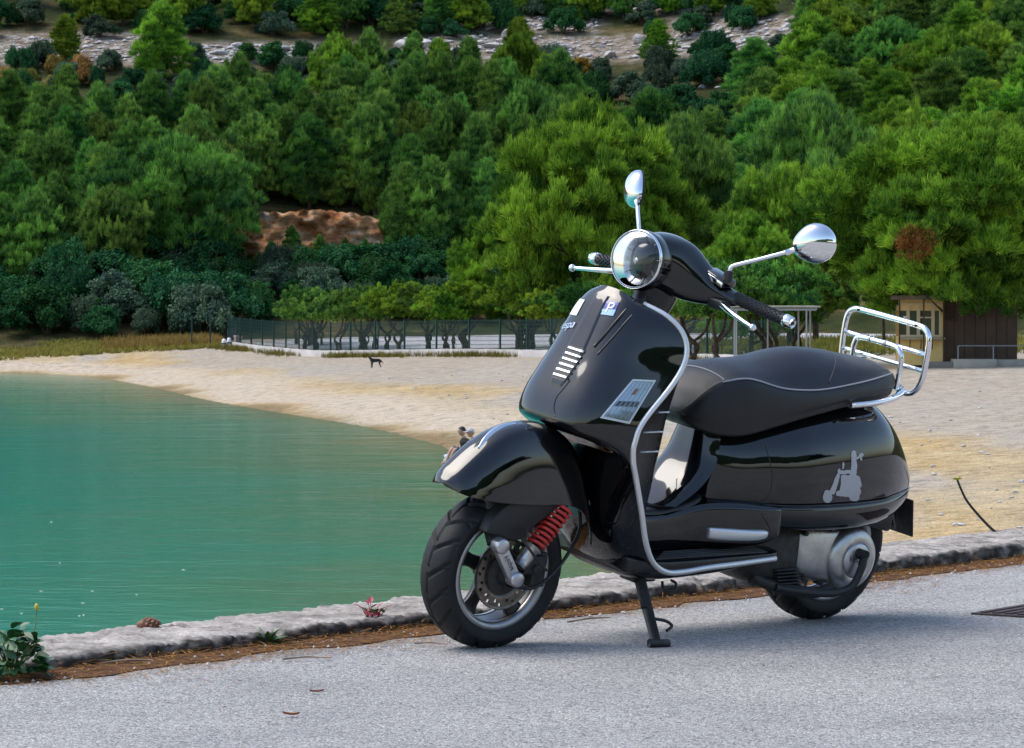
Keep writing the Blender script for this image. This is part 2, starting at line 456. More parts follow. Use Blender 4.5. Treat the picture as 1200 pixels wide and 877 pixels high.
# ---- hillside
LEDGES = [(-400, 205, 40, 76), (235, 405, 52, 76), (470, 800, 44, 72), (560, 700, 20, 38), (790, 1065, 22, 66), (700, 860, 4, 18)]
def hill_mat():
    m, nt, b = new_mat('hillside_ground')
    tc = nt.nodes.new('ShaderNodeTexCoord'); b.inputs['Roughness'].default_value = 1; b.inputs['Specular IOR Level'].default_value = .1
    n1 = nt.nodes.new('ShaderNodeTexNoise'); n1.inputs['Scale'].default_value = .16; n1.inputs['Detail'].default_value = 8; n1.inputs['Roughness'].default_value = .7
    n2 = nt.nodes.new('ShaderNodeTexNoise'); n2.inputs['Scale'].default_value = .9; n2.inputs['Detail'].default_value = 8; n2.inputs['Roughness'].default_value = .7
    for n in (n1, n2): nt.links.new(tc.outputs['Object'], n.inputs['Vector'])
    r1 = ramp(nt, [(.35, (.022, .032, .010)), (.5, (.05, .055, .02)), (.62, (.15, .11, .05)), (.75, (.24, .19, .12))]); nt.links.new(n1.outputs['Fac'], r1.inputs[0])
    r2 = ramp(nt, [(.38, (.10, .08, .055)), (.5, (.26, .21, .16)), (.62, (.44, .41, .385))]); nt.links.new(n2.outputs['Fac'], r2.inputs[0])
    a = nt.nodes.new('ShaderNodeAttribute'); a.attribute_name = 'rock'
    x = nt.nodes.new('ShaderNodeMix'); x.data_type = 'RGBA'
    nt.links.new(a.outputs['Fac'], x.inputs[0]); nt.links.new(r1.outputs[0], x.inputs[6]); nt.links.new(r2.outputs[0], x.inputs[7])
    nt.links.new(x.outputs[2], b.inputs['Base Color'])
    bp = nt.nodes.new('ShaderNodeBump'); bp.inputs['Strength'].default_value = 1; bp.inputs['Distance'].default_value = .5
    nt.links.new(n2.outputs['Fac'], bp.inputs['Height']); nt.links.new(bp.outputs[0], b.inputs['Normal'])
    return m
hx = np.concatenate([np.linspace(-330, -70, 66)[:-1], np.linspace(-70, 85, 125)[:-1], np.linspace(85, 330, 62)]); hy = np.linspace(172, 470, 215)
X, Y = np.meshgrid(hx, hy, indexing='ij')
Z = terrain(X, Y)
Z = np.where(Y < foot(X), Z - .06 - .05 * (foot(X) - Y), Z)
PX = CX + FPX * X / Y; PY = YH - (Z - HC) / Y * FPX
rk = np.zeros_like(X)
for a, b_, c, d in LEDGES:
    rk = np.maximum(rk, sst(a - 15, a + 10, PX) * (1 - sst(b_ - 10, b_ + 15, PX)) * sst(c - 6, c + 4, PY) * (1 - sst(d - 4, d + 6, PY)))
me = mesh_np('hillside', np.stack([X, Y, Z], -1).reshape(-1, 3), gridF(len(hx), len(hy)))
attr(me, 'rock', rk.ravel())
M['hill'] = hill_mat()
tag(link('hillside', me, M['hill']), kind='structure')
# slope on the landward side of the road (behind the viewpoint), seen in the paint's reflections
X, Y = np.meshgrid(np.linspace(-40, 260, 60), np.linspace(-240, -20, 50), indexing='ij')
qd = (Y - 10.85) * .638 - (X - .02) * .770
Z = -.3 + .30 * np.clip(-qd - 30, 0, 90) + 2.2 * wob(X, Y, 9.) * sst(30, 45, -qd)
M['maquis'] = pbr('maquis_ground', (.022, .040, .016), 1, bump=1, bscale=.6, var=.6, vscale=.35, spec=.05)
me = mesh_np('hillside', np.stack([X, Y, Z], -1).reshape(-1, 3), gridF(60, 50))
tag(link('hillside', me, M['maquis']), kind='structure')

# ---- road
KD = np.array([.638, .770, 0]); KN = np.array([-.770, .638, 0])       # along the kerb, towards the sea
K0 = np.array([-1.313, 9.262, 0])                                     # foot of the kerb face
def kp(s, n, z=0.): return K0 + KD * s + KN * n + np.array([0, 0, z])
def asphalt_mat():
    m, nt, b = new_mat('worn_asphalt')
    tc = nt.nodes.new('ShaderNodeTexCoord'); b.inputs['Roughness'].default_value = .9; b.inputs['Specular IOR Level'].default_value = .25
    v = nt.nodes.new('ShaderNodeTexVoronoi'); v.inputs['Scale'].default_value = 165
    v2 = nt.nodes.new('ShaderNodeTexVoronoi'); v2.inputs['Scale'].default_value = 90
    n = nt.nodes.new('ShaderNodeTexNoise'); n.inputs['Scale'].default_value = 1.3; n.inputs['Detail'].default_value = 7; n.inputs['Roughness'].default_value = .6
    n2 = nt.nodes.new('ShaderNodeTexNoise'); n2.inputs['Scale'].default_value = 70; n2.inputs['Detail'].default_value = 6; n2.inputs['Roughness'].default_value = .8
    for q in (v, v2, n, n2): nt.links.new(tc.outputs['Object'], q.inputs['Vector'])
    sep = nt.nodes.new('ShaderNodeSeparateColor'); nt.links.new(v.outputs['Color'], sep.inputs[0])
    r1 = ramp(nt, [(0, (.15, .14, .135)), (.2, (.32, .309, .30)), (.7, (.41, .397, .385)), (.9, (.50, .485, .468)), (1, (.64, .62, .60))]); nt.links.new(sep.outputs[0], r1.inputs[0])
    sep2 = nt.nodes.new('ShaderNodeSeparateColor'); nt.links.new(v2.outputs['Color'], sep2.inputs[0])
    r3 = ramp(nt, [(0, (.62, .62, .63)), (.10, (.9, .9, .9)), (.5, (1, 1, 1)), (1, (1.12, 1.12, 1.1))]); nt.links.new(sep2.outputs[1], r3.inputs[0])
    r2 = ramp(nt, [(.3, (.80, .80, .82)), (.7, (1.12, 1.11, 1.10))]); nt.links.new(n.outputs['Fac'], r2.inputs[0])
    r4 = ramp(nt, [(.34, (.50, .49, .51)), (.42, (.95, .95, .95)), (.7, (1.08, 1.08, 1.08))]); nt.links.new(n2.outputs['Fac'], r4.inputs[0])
    base = r1.outputs[0]
    for r in (r2, r3, r4):
        x = nt.nodes.new('ShaderNodeMix'); x.data_type = 'RGBA'; x.blend_type = 'MULTIPLY'; x.inputs[0].default_value = 1
        nt.links.new(base, x.inputs[6]); nt.links.new(r.outputs[0], x.inputs[7]); base = x.outputs[2]
    nt.links.new(base, b.inputs['Base Color'])
    bp = nt.nodes.new('ShaderNodeBump'); bp.inputs['Strength'].default_value = .9; bp.inputs['Distance'].default_value = .006
    iv = nt.nodes.new('ShaderNodeMath'); iv.operation = 'MULTIPLY_ADD'; iv.inputs[1].default_value = -1.0
    nt.links.new(v.outputs['Distance'], iv.inputs[0]); nt.links.new(n2.outputs['Fac'], iv.inputs[2])
    nt.links.new(iv.outputs[0], bp.inputs['Height']); nt.links.new(bp.outputs[0], b.inputs['Normal'])
    return m
M['asphalt'] = asphalt_mat()
V = [kp(-120, .02), kp(150, .02), kp(150, -24), kp(-120, -24)]
tag(obj('road', V, [(0, 1, 2, 3)], M['asphalt'], smooth=False), kind='structure')
V = [kp(-120, -23, -.02), kp(150, -23, -.02), kp(150, -400, -.02), kp(-120, -400, -.02)]
tag(obj('ground', V, [(0, 1, 2, 3)], M['maquis'], smooth=False), kind='structure')

# ---- kerb / quay coping, and quay face
def coping_mat():
    m, nt, b = new_mat('weathered_concrete')
    tc = nt.nodes.new('ShaderNodeTexCoord'); b.inputs['Roughness'].default_value = .95; b.inputs['Specular IOR Level'].default_value = .15
    n1 = nt.nodes.new('ShaderNodeTexNoise'); n1.inputs['Scale'].default_value = 5; n1.inputs['Detail'].default_value = 9; n1.inputs['Roughness'].default_value = .75
    n2 = nt.nodes.new('ShaderNodeTexNoise'); n2.inputs['Scale'].default_value = 38; n2.inputs['Detail'].default_value = 6; n2.inputs['Roughness'].default_value = .7
    v = nt.nodes.new('ShaderNodeTexVoronoi'); v.inputs['Scale'].default_value = 55
    for q in (n1, n2, v): nt.links.new(tc.outputs['Object'], q.inputs['Vector'])
    r1 = ramp(nt, [(.30, (.15, .135, .12)), (.42, (.33, .30, .27)), (.54, (.45, .41, .375)), (.7, (.58, .535, .495))]); nt.links.new(n1.outputs['Fac'], r1.inputs[0])
    r2 = ramp(nt, [(.34, (.5, .5, .5)), (.44, (.95, .95, .95)), (.68, (1.15, 1.13, 1.1))]); nt.links.new(n2.outputs['Fac'], r2.inputs[0])
    r3 = ramp(nt, [(.0, (1.15, 1.14, 1.12)), (.5, (.85, .85, .85))]); nt.links.new(v.outputs['Distance'], r3.inputs[0])
    st = nt.nodes.new('ShaderNodeAttribute'); st.attribute_name = 'stain'
    x0 = nt.nodes.new('ShaderNodeMix'); x0.data_type = 'RGBA'; x0.inputs[7].default_value = (.055, .05, .045, 1)
    nt.links.new(st.outputs['Fac'], x0.inputs[0]); nt.links.new(r1.outputs[0], x0.inputs[6])
    base = x0.outputs[2]
    for r in (r2, r3):
        x = nt.nodes.new('ShaderNodeMix'); x.data_type = 'RGBA'; x.blend_type = 'MULTIPLY'; x.inputs[0].default_value = 1
        nt.links.new(base, x.inputs[6]); nt.links.new(r.outputs[0], x.inputs[7]); base = x.outputs[2]
    nt.links.new(base, b.inputs['Base Color'])
    bp = nt.nodes.new('ShaderNodeBump'); bp.inputs['Strength'].default_value = 1; bp.inputs['Distance'].default_value = .008
    nt.links.new(n2.outputs['Fac'], bp.inputs['Height']); nt.links.new(bp.outputs[0], b.inputs['Normal'])
    return m
M['coping'] = coping_mat()
def noise1(n, seed, sm):
    r = np.random.default_rng(seed).normal(size=n + 4 * sm); k = np.hanning(2 * sm + 1); k /= k.sum()
    o = np.convolve(r, k, 'same')[2 * sm:2 * sm + n]; return o / (o.std() + 1e-9)
S = np.concatenate([np.linspace(-6, -.6, 150)[:-1], np.linspace(-.6, 7.4, 1400)[:-1], np.linspace(7.4, 14, 150)]); ns = len(S)
prof = [(.006, -.06), (.002, .0), (.0, .3), (.0, .6), (.003, .85), (.016, .98), (.035, 1.03), (.06, 1.05), (.09, 1.06), (.12, 1.07), (.15, 1.07), (.18, 1.08), (.21, 1.08), (.24, 1.08), (.27, 1.09), (.30, 1.08), (.33, 1.08), (.36, 1.08), (.39, 1.07), (.415, 1.05), (.43, .95), (.44, .5), (.445, -.2), (.45, -8), (.45, -80)]
hs = .048 + .012 * np.interp(S, [0, 5], [-1, 1]) + .002 * noise1(ns, 1, 40) + .001 * noise1(ns, 2, 8)
G = np.zeros((ns, len(prof), 3)); ST = np.zeros((ns, len(prof)))
lat = .006 * noise1(ns, 3, 30) + .0025 * noise1(ns, 4, 6)
chip = np.clip(noise1(ns, 5, 7) - 1.0, 0, 2) * .014
pit_ = np.clip(noise1(ns, 6, 4) - 1.0, 0, 2) * .008
for j, (n_, z_) in enumerate(prof):
    jit = .0017 * noise1(ns, 20 + j, 2) + .0011 * noise1(ns, 60 + j, 7) + .0010 * noise1(ns, 160 + j // 3, 20)
    back = noise1(ns, 7, 12) * .012 + noise1(ns, 8, 3) * .007
    nn = n_ + ((lat + chip * (1.3 if 3 <= j <= 6 else .4) + .003 * noise1(ns, 120 + j, 3)) if j < 9 else 0) + (back if j >= 18 else 0)
    zz = z_ * hs + (jit if 4 <= j < 22 else 0) - (chip * .9 if 4 <= j <= 6 else 0) - (np.roll(pit_, 37 * j) if 7 <= j < 19 else 0)
    G[:, j] = K0 + KD * S[:, None] + KN * (np.asarray(nn) * np.ones(ns))[:, None] + np.stack([np.zeros(ns), np.zeros(ns), zz], -1)
    ST[:, j] = np.clip((.9 if j <= 4 else .5 if j == 5 else .15) + .25 * noise1(ns, 80 + j, 6), 0, 1) if j <= 6 else np.clip(.30 * noise1(ns, 80 + j // 2, 9) - .12, 0, .8)
me = mesh_np('kerb', G.reshape(-1, 3), gridF(ns, len(prof))); attr(me, 'stain', ST.ravel())
tag(link('kerb', me, M['coping'], smooth=False), kind='structure')

# =================================================================== MOTOR SCOOTER
# local frame: x forward from rear contact, y to its left, z up; leans on its side stand
Cf = on_z(565, 757.5, 0); Cr = on_z(950, 724.5, 0)
SXv = (Cf - Cr) / np.linalg.norm(Cf - Cr); WB = float(np.linalg.norm(Cf - Cr)); LEAN = R_(11)
SY0 = np.array([-SXv[1], SXv[0], 0]); SZ0 = np.array([0, 0, 1.0])
SYv = SY0 * math.cos(LEAN) - SZ0 * math.sin(LEAN); SZv = SZ0 * math.cos(LEAN) + SY0 * math.sin(LEAN)
sc = empty('motor_scooter', Cr)
sc.matrix_world = Matrix(((SXv[0], SYv[0], SZv[0], Cr[0]), (SXv[1], SYv[1], SZv[1], Cr[1]), (SXv[2], SYv[2], SZv[2], Cr[2]), (0, 0, 0, 1)))
tag(sc, 'glossy black motor scooter leaning on its side stand at the kerb', 'scooter')
def lray(px, py):
    r = ray(px, py); o = CC - Cr
    return Vector((o @ SXv, o @ SYv, o @ SZv)), Vector((r @ SXv, r @ SYv, r @ SZv)).normalized()
def up(px, py, yl):
    o, d = lray(px, py); t = (yl - o.y) / d.y; return o + d * t
def hitb(b, px, py):
    o, d = lray(px, py); h = b.ray_cast(o, d); return h[0], h[1]
# steering: everything on the fork and bars is turned slightly to the left
AX0 = Vector((1.0, 0, .95)); AXD = Vector((-.44, 0, .90)).normalized()
RS = Matrix.Rotation(R_(-1.5), 3, AXD)
HS = Matrix.Rotation(R_(6.5), 3, AXD)
FS = Matrix.Rotation(R_(4.5), 3, AXD)
def steerf(V): return [tuple(AX0 + FS @ (Vector(v) - AX0)) for v in V]
def steerh(V): return [tuple(AX0 + HS @ (Vector(v) - AX0)) for v in V]
def steer(V): return [tuple(AX0 + RS @ (Vector(v) - AX0)) for v in V]

FR, RR = .236, .243
FC = (WB, 0, FR); RC = (0, 0, RR)
# ---- wheels
def tyre(R, w, rim_r, nseg=36, per=12):
    na = nseg * per
    prof = []
    ncr = 40
    for j in range(ncr + 1):
        s = -1 + 2 * j / ncr
        a = s * R_(80)
        y = (w / 2) * math.sin(a) / math.sin(R_(80)) * (1 + .0)
        r = R - (R - rim_r) * .62 * (1 - math.cos(a)) ** 1.15
        prof.append((r, y, s))
    V = []
    side = [(rim_r + .012, -w * .40), (rim_r + .004, -w * .36)]
    m = len(prof) + 4
    for i in range(na):
        th = 2 * math.pi * i / na
        ring = [(rim_r + .002, w * -.37, 9), (rim_r + .010, w * -.425, 9)] + prof + [(rim_r + .010, w * .425, 9), (rim_r + .002, w * .37, 9)]
        for r, y, s in ring:
            if abs(s) < .93:
                u = abs(s)
                ph = (th * nseg / (2 * math.pi) / 2 - .9 * u + (.25 if s > 0 else 0)) % 1.0
                ph2 = (th * nseg / (2 * math.pi) / 2 + .35 * u + .5) % 1.0
                g = 0
                if ph < .17: g = 1
                if u > .5 and ph2 < .11: g = .8
                if u < .045: g = .9
                r = r - .0085 * g * (1 - max(0, u - .82) / .11 if u > .82 else 1)
            V.append((r * math.cos(th), y, r * math.sin(th)))
    return V, gridF(na, m, True, False)
def shift(V, c): return [(v[0] + c[0], v[1] + c[1], v[2] + c[2]) for v in V]
def wheel(name, C, R, w, st):
    T = steer if st else (lambda v: v)
    V, F = tyre(R, w, .165)
    wt = obj(name, T(shift(V, C)), F, M['rubber'], sc); wt.name = name
    # lip and barrel
    pr = [(.158, .036), (.171, .046), (.171, .051), (.166, .053), (.152, .047), (.148, .02), (.148, -.02), (.152, -.047), (.166, -.053), (.171, -.051), (.158, -.036), (.156, 0)]
    V, F = lathe(pr[3:8], 64, C); b = obj('rim_barrel', T(V), F, M['rimblack'], wt)
    pr2 = [(.173, .044), (.173, .052), (.169, .056), (.158, .053), (.149, .045), (.148, .035)]
    V, F = lathe(pr2, 72, C); obj('rim_lip', T(V), F, M['rim'], wt)
    V, F = lathe([(r, -h) for r, h in pr2], 72, C); obj('rim_lip', T(V), F, M['rim'], wt)
    for k in range(5):
        a = 2 * math.pi * k / 5 + .35
        ca, sa = math.cos(a), math.sin(a)
        ctrl = []
        for q, wd, yo, th in [(.03, .030, .0, .03), (.07, .022, .006, .026), (.11, .020, .012, .022), (.15, .030, .02, .022)]:
            ring = []
            for (tw, ty) in [(-1, -1), (-1, .6), (-.6, 1), (.6, 1), (1, .6), (1, -1)]:
                t = tw * wd
                ring.append((C[0] + q * ca - t * sa, C[1] + yo + ty * th * .5, C[2] + q * sa + t * ca))
            ctrl.append(ring)
        V, F, _ = surf(ctrl, 3, 1, False, True)
        obj('spoke', T(V), F, M['rimblack'], wt, smooth=False)
    V, F = lathe([(.0, .04), (.028, .04), (.036, .03), (.04, .0), (.036, -.05), (.0, -.05)], 32, C); obj('hub', T(V), F, M['iron'], wt)
    return wt
fw = wheel('wheel', FC, FR, .134, True)
rw = wheel('wheel', RC, RR, .128, False)
# ---- brake disc with drilled holes
mb = MB(); nD = 60; y0, y1 = .058, .062
V = []; F = []
radii = [.062, .078, .088, .098, .108]
for yy in (y1, y0):
    for i in range(nD):
        a = 2 * math.pi * i / nD
        for r in radii: V.append((FC[0] + r * math.cos(a), yy, FC[2] + r * math.sin(a)))
nr = len(radii)
for side in (0, 1):
    o = side * nD * nr
    for i in range(nD):
        for j in range(nr - 1):
            if (i % 5 == 0 and j == 2) or (i % 5 == 2 and j == 1): continue
            a, b = i, (i + 1) % nD
            F.append((o + a * nr + j, o + a * nr + j + 1, o + b * nr + j + 1, o + b * nr + j))
for j in (0, nr - 1):
    for i in range(nD):
        a, b = i, (i + 1) % nD; F.append((a * nr + j, b * nr + j, nD * nr + b * nr + j, nD * nr + a * nr + j))
bd = obj('brake_disc', steer(V), F, M['disc'], sc, smooth=False)
V, F = lathe([(.0, .066), (.046, .066), (.052, .06), (.066, .0605)], 40, FC); obj('disc_carrier', steer(V), F, M['iron'], bd)
# caliper
cal = MB(); cal.box((FC[0] - .105, .066, FC[2] + .01), (.05, .055, .095)); cal.box((FC[0] - .07, .088, FC[2] + .03), (.05, .02, .05)); cal.box((FC[0] - .125, .07, FC[2] + .045), (.03, .03, .04))
cal.tube([(FC[0] - .09, .095, FC[2] + .02), (FC[0] - .09, .105, FC[2] + .02)], .016, 14)
cal.V = steer(cal.V); cal.build('brake_caliper', M['iron'], sc, bevel=.005)
# ---- suspension link with writing, fork hub
e1 = up(585, 639, .112); e0 = up(602, 678, .112)
def arm(p, q, r0, r1, y0, y1, n=14):
    d = Vector((q.x - p.x, 0, q.z - p.z)); a0 = math.atan2(d.z, d.x); P = []
    for k in range(n + 1):
        a = a0 + math.pi / 2 + math.pi * k / n; P.append((p.x + r0 * math.cos(a), p.z + r0 * math.sin(a)))
    for k in range(n + 1):
        a = a0 - math.pi / 2 + math.pi * k / n; P.append((q.x + r1 * math.cos(a), q.z + r1 * math.sin(a)))
    return prism(P, y0, y1)
V, F = arm(e0, e1, .020, .020, .098, .122)
lk = MB().add(V, F).build('suspension_link', M['silver'], sc, bevel=.003)
for e in (e0, e1):
    V, F = lathe([(0, .137), (.018, .137), (.0225, .133), (.0235, .126), (.0235, .10)], 32, (e.x, 0, e.z)); obj('link_cap', V, F, M['silver'], lk)
tv, tf = text_mesh('Vespa', .024, .25)
dl = (Vector((e0.x, 0, e0.z)) - Vector((e1.x, 0, e1.z))).normalized(); dn = Vector((-dl.z, 0, dl.x)); mid = (e0 + e1) / 2
if dn.x > 0: dn = -dn
up_ = Vector((1, 0, 0)); 
perp = Vector((dl.z, 0, -dl.x)) * -1
V = [Vector((mid.x, .1228, mid.z)) + dl * float(v[0]) + (Vector((-dl.z, 0, dl.x)) if (-dl.z) > 0 else Vector((dl.z, 0, -dl.x))) * float(v[1]) for v in tv]
MB().add(V, tf).build('script_lettering', M['iron'], lk)
V, F = lathe([(.03, .03), (.034, .06), (.03, .098)], 28, FC); obj('axle_hub', V, F, M['iron'], sc)
V, F = tube([tuple(e1 + Vector((0, -.02, 0))), (e1.x - .01, .05, e1.z + .06), (e1.x - .05, 0, e1.z + .2), (1.24, 0, .62)], [.024, .03, .032, .03], 16)
obj('fork_tube', V, F, M['iron'], sc)
# ---- shock absorber: damper and red spring
sa = up(608, 664, .10); sb = up(660, 597, .10)
ax = (sb - sa); Ls = ax.length; ax.normalize()
V, F = tube([tuple(sa + ax * t * Ls) for t in (0, .12, .30, .31, .33)], [.019, .021, .021, .027, .027], 20); dmp = obj('shock_damper', V, F, M['alu'], sc)
V, F = tube([tuple(sa + ax * t * Ls) for t in (.33, 1.0)], .012, 12); obj('shock_rod', V, F, M['iron'], dmp)
n1 = ax.cross(Vector((0, 1, 0))).normalized(); n2 = ax.cross(n1)
P = []
for i in range(9 * 20 + 1):
    t = i / 20; a = 2 * math.pi * t
    P.append(tuple(sa + ax * (Ls * (.34 + .68 * t / 9)) + n1 * .027 * math.cos(a) + n2 * .027 * math.sin(a)))
V, F = tube(P, .0055, 8); obj('spring', V, F, M['red'], dmp)
# black fork cover
pp = [up(*p, .098) for p in [(568, 624), (577, 608), (588, 596), (602, 584), (664, 584), (655, 593), (640, 606), (624, 618), (612, 632), (600, 634), (586, 629)]]
V, F = prism([(p.x, p.z) for p in pp], .03, .104); MB().add(V, F).build('fork_cover', M['plastic'], sc, bevel=.006)
# hoses
P = cr([tuple(up(600, 687, .11)), tuple(up(625, 689, .125)), tuple(up(648, 672, .12)), tuple(up(668, 645, .10)), tuple(up(680, 612, .06)), (1.12, .02, .55)], 6)
V, F = tube(P, .0055, 10); obj('brake_hose', V, F, M['cable'], sc)
P = cr([tuple(up(617, 622, .115)), tuple(up(616, 636, .14)), tuple(up(622, 646, .14)), tuple(up(634, 662, .13)), tuple(up(641, 669, .125))], 6)
V, F = tube(P, .004, 8); obj('speedometer_cable', V, F, M['iron'], sc)

# ---- front fender
fst = [((1.616, .514), (1.612, .511), .012), ((1.606, .530), (1.603, .503), .045), ((1.578, .562), (1.572, .492), .080), ((1.50, .622), (1.49, .478), .104), ((1.42, .663), (1.40, .468), .112),
       ((1.33, .681), (1.31, .461), .115), ((1.24, .672), (1.215, .455), .115), ((1.165, .635), (1.14, .430), .112), ((1.11, .565), (1.085, .37), .106), ((1.078, .47), (1.064, .315), .10)]
US = [-1, -.985, -.94, -.86, -.7, -.45, -.2, 0, .2, .45, .7, .86, .94, .985, 1]
ctrl = []
for (tx, tz), (ex, ez), w in fst:
    ring = []
    for u in US:
        k = 1 - abs(u) ** 3.2
        ring.append((ex + (tx - ex) * k, w * u, ez + (tz - ez) * k))
    ctrl.append(ring)
V, F, _ = surf(ctrl, 6, 4)
fd = obj('fender', steerf(V), F, M['paint'], sc)
sol = fd.modifiers.new('thick', 'SOLIDIFY'); sol.thickness = .005; sol.offset = 1 if False else 0
fb = bvh_of(steerf(V), F)
# chrome crest on the fender
def crest(px_pts, ws):
    L_ = []; Rr = []; T_ = []
    for (a, b), w in zip(px_pts, ws):
        h, n = hitb(fb, a, b)
        if h is None: continue
        if n.z < 0: n = -n
        L_.append(h + Vector((0, -w, 0)) + n * .002); Rr.append(h + Vector((0, w, 0)) + n * .002); T_.append(h + n * (.006 + w * .35))
    G = np.array([[tuple(a), tuple(c), tuple(b)] for a, c, b in zip(L_, T_, Rr)])
    return surf(G, 4, 4)
V, F, _ = crest([(561, 526), (568, 516), (577, 507), (590, 500), (604, 497.5)], [.004, .010, .012, .009, .003])
obj('fender_crest', V, F, M['chrome'], fd)

# ---- leg shield
rows = [(1.040, 1.086, .990, 1.052, .095, 3), (1.066, 1.058, .948, 1.028, .155, 3.4), (1.094, 1.005, .915, .990, .192, 4), (1.122, .945, .905, .940, .215, 4),
        (1.152, .885, .922, .885, .225, 4), (1.186, .825, .968, .826, .232, 4), (1.218, .765, 1.033, .760, .236, 4), (1.236, .715, 1.070, .712, .237, 3.8),
        (1.236, .685, 1.082, .668, .237, 3.6), (1.205, .662, 1.084, .640, .236, 3.4), (1.13, .63, 1.074, .60, .234, 3), (1.085, .56, 1.055, .56, .230, 2.6), (1.065, .45, 1.008, .45, .224, 2.4), (1.045, .35, .968, .352, .218, 2.4),
        (.995, .265, .925, .288, .215, 2.6), (.93, .222, .865, .256, .213, 3)]
ctrl = []
for xc, zc, xe, ze, w, p in rows:
    ctrl.append([(xe + (xc - xe) * (1 - abs(u) ** p), w * u, ze + (zc - ze) * (1 - abs(u) ** p)) for u in [-1, -.97, -.92, -.84, -.72, -.55, -.35, -.15, 0, .15, .35, .55, .72, .84, .92, .97, 1]])
V, F, _ = surf(ctrl, 6, 4)
shV, shF = V, F
shd = obj('leg_shield', V, F, M['paint'], sc)
shb = bvh_of(V, F)
# edge trim
edge = cr([(xe, w, ze) for xc, zc, xe, ze, w, p in rows] + [(.80, .214, .253), (.70, .214, .2605), (.60, .214, .265), (.50, .213, .270), (.415, .212, .2745)], 6)
edge = [e for e in edge]
for sgn in (1, -1):
    V, F = tube([(e[0] - .004, sgn * (e[1] + .001), e[2]) for e in edge], .0088, 12); obj('shield_edge_trim', V, F, M['trim'], shd)
# inner panel behind the shield
irow = [(.96, 1.05, .990, 1.046, .09), (.87, 1.01, .940, 1.02, .15), (.825, .945, .905, .94, .207), (.825, .87, .925, .88, .218), (.840, .79, .975, .80, .223), (.852, .70, 1.055, .71, .228), (.862, .60, 1.07, .61, .226), (.880, .50, 1.025, .50, .22), (.905, .40, .985, .40, .214), (.93, .30, .93, .30, .205)]
ctrl = [[(xe + (xb - xe) * (1 - abs(u) ** 7), w * u * (1 - .16 * (1 - abs(u) ** 10)), zb + (ze - zb) * abs(u) ** 7) for u in [-1, -.98, -.94, -.88, -.8, -.6, -.3, 0, .3, .6, .8, .88, .94, .98, 1]] for xb, zb, xe, ze, w in irow]
V, F, _ = surf(ctrl, 5, 3)
ip = obj('inner_panel', V, F, M['paint2'], sc); ipb = bvh_of(V, F)
for a, b in [((762, 484), (783, 483)), ((754, 507), (776, 506)), ((750, 530), (771, 529))]:
    P = []
    for t in np.linspace(.0, 1, 5):
        h, n = hitb(ipb, a[0] + (b[0] - a[0]) * t, a[1] + (b[1] - a[1]) * t)
        if h is not None: P.append(tuple(h + Vector((0, .002, 0))))
    if len(P) > 1:
        V, F = tube(P, .0028, 8); obj('chrome_strip', V, F, M['trim'], ip)
# generic patch lying on a surface
def patch(name, b, quad, mat, parent, off=.003, n=8, m=8, depth=.004):
    """quad: 4 pixel corners in order; real plate on the surface"""
    q = [np.array(p, float) for p in quad]; T = []; B = []
    for i in range(n + 1):
        for j in range(m + 1):
            u, v = i / n, j / m
            p = (1 - u) * (1 - v) * q[0] + u * (1 - v) * q[1] + u * v * q[2] + (1 - u) * v * q[3]
            h, nn = hitb(b, p[0], p[1])
            if h is None: return None
            o, d = lray(p[0], p[1])
            if nn.dot(d) > 0: nn = -nn
            T.append(h + nn * off); B.append(h - nn * depth)
    N = len(T); F = gridF(n + 1, m + 1)
    Vv = T + B; FF = list(F) + [tuple(N + k for k in f[::-1]) for f in F]
    w = m + 1
    rim = [i * w for i in range(n + 1)] + [n * w + j for j in range(1, w)] + [i * w + m for i in range(n - 1, -1, -1)] + [j for j in range(m - 1, 0, -1)]
    for k in range(len(rim)): a, c = rim[k], rim[(k + 1) % len(rim)]; FF.append((a, c, c + N, a + N))
    return MB().add(Vv, FF).build(name, mat, parent, smooth=False)
def lerp2(q, u, v):
    q = [np.array(p, float) for p in q]
    return tuple((1 - u) * (1 - v) * q[0] + u * (1 - v) * q[1] + u * v * q[2] + (1 - u) * v * q[3])
# turn indicator on the near side: frame, reflector fins, clear lens
IQ = [(741, 445), (768, 446), (737, 497), (703, 490)]
ind = patch('turn_indicator', shb, IQ, M['reflector'], shd, .0015)
fr = [(-.0, -.0), (1., 1.)]
for a, b_, c, d in [(0, 0, 1, .05), (0, .95, 1, 1), (0, .05, .07, .95), (.93, .05, 1, .95)]:
    patch('indicator_frame', shb, [lerp2(IQ, a, b_), lerp2(IQ, c, b_), lerp2(IQ, c, d), lerp2(IQ, a, d)], M['trim'], ind, .006, 6, 6, .001)
for k in range(5):
    u0 = .12 + k * .16
    patch('reflector_rib', shb, [lerp2(IQ, u0, .08), lerp2(IQ, u0 + .03, .08), lerp2(IQ, u0 + .03, .92), lerp2(IQ, u0, .92)], M['silver'], ind, .004, 2, 6, .001)
patch('reflector_shade', shb, [lerp2(IQ, .1, .55), lerp2(IQ, .9, .5), lerp2(IQ, .9, .62), lerp2(IQ, .1, .68)], M['iron'], ind, .0025, 6, 2, .001)
patch('bulb', shb, [lerp2(IQ, .42, .22), lerp2(IQ, .56, .22), lerp2(IQ, .54, .36), lerp2(IQ, .42, .36)], M['orange'], ind, .0050, 4, 4, .001)
patch('indicator_lens', shb, [lerp2(IQ, .06, .04), lerp2(IQ, .94, .04), lerp2(IQ, .94, .96), lerp2(IQ, .06, .96)], M['lens'], ind, .008, 8, 8, -.005)
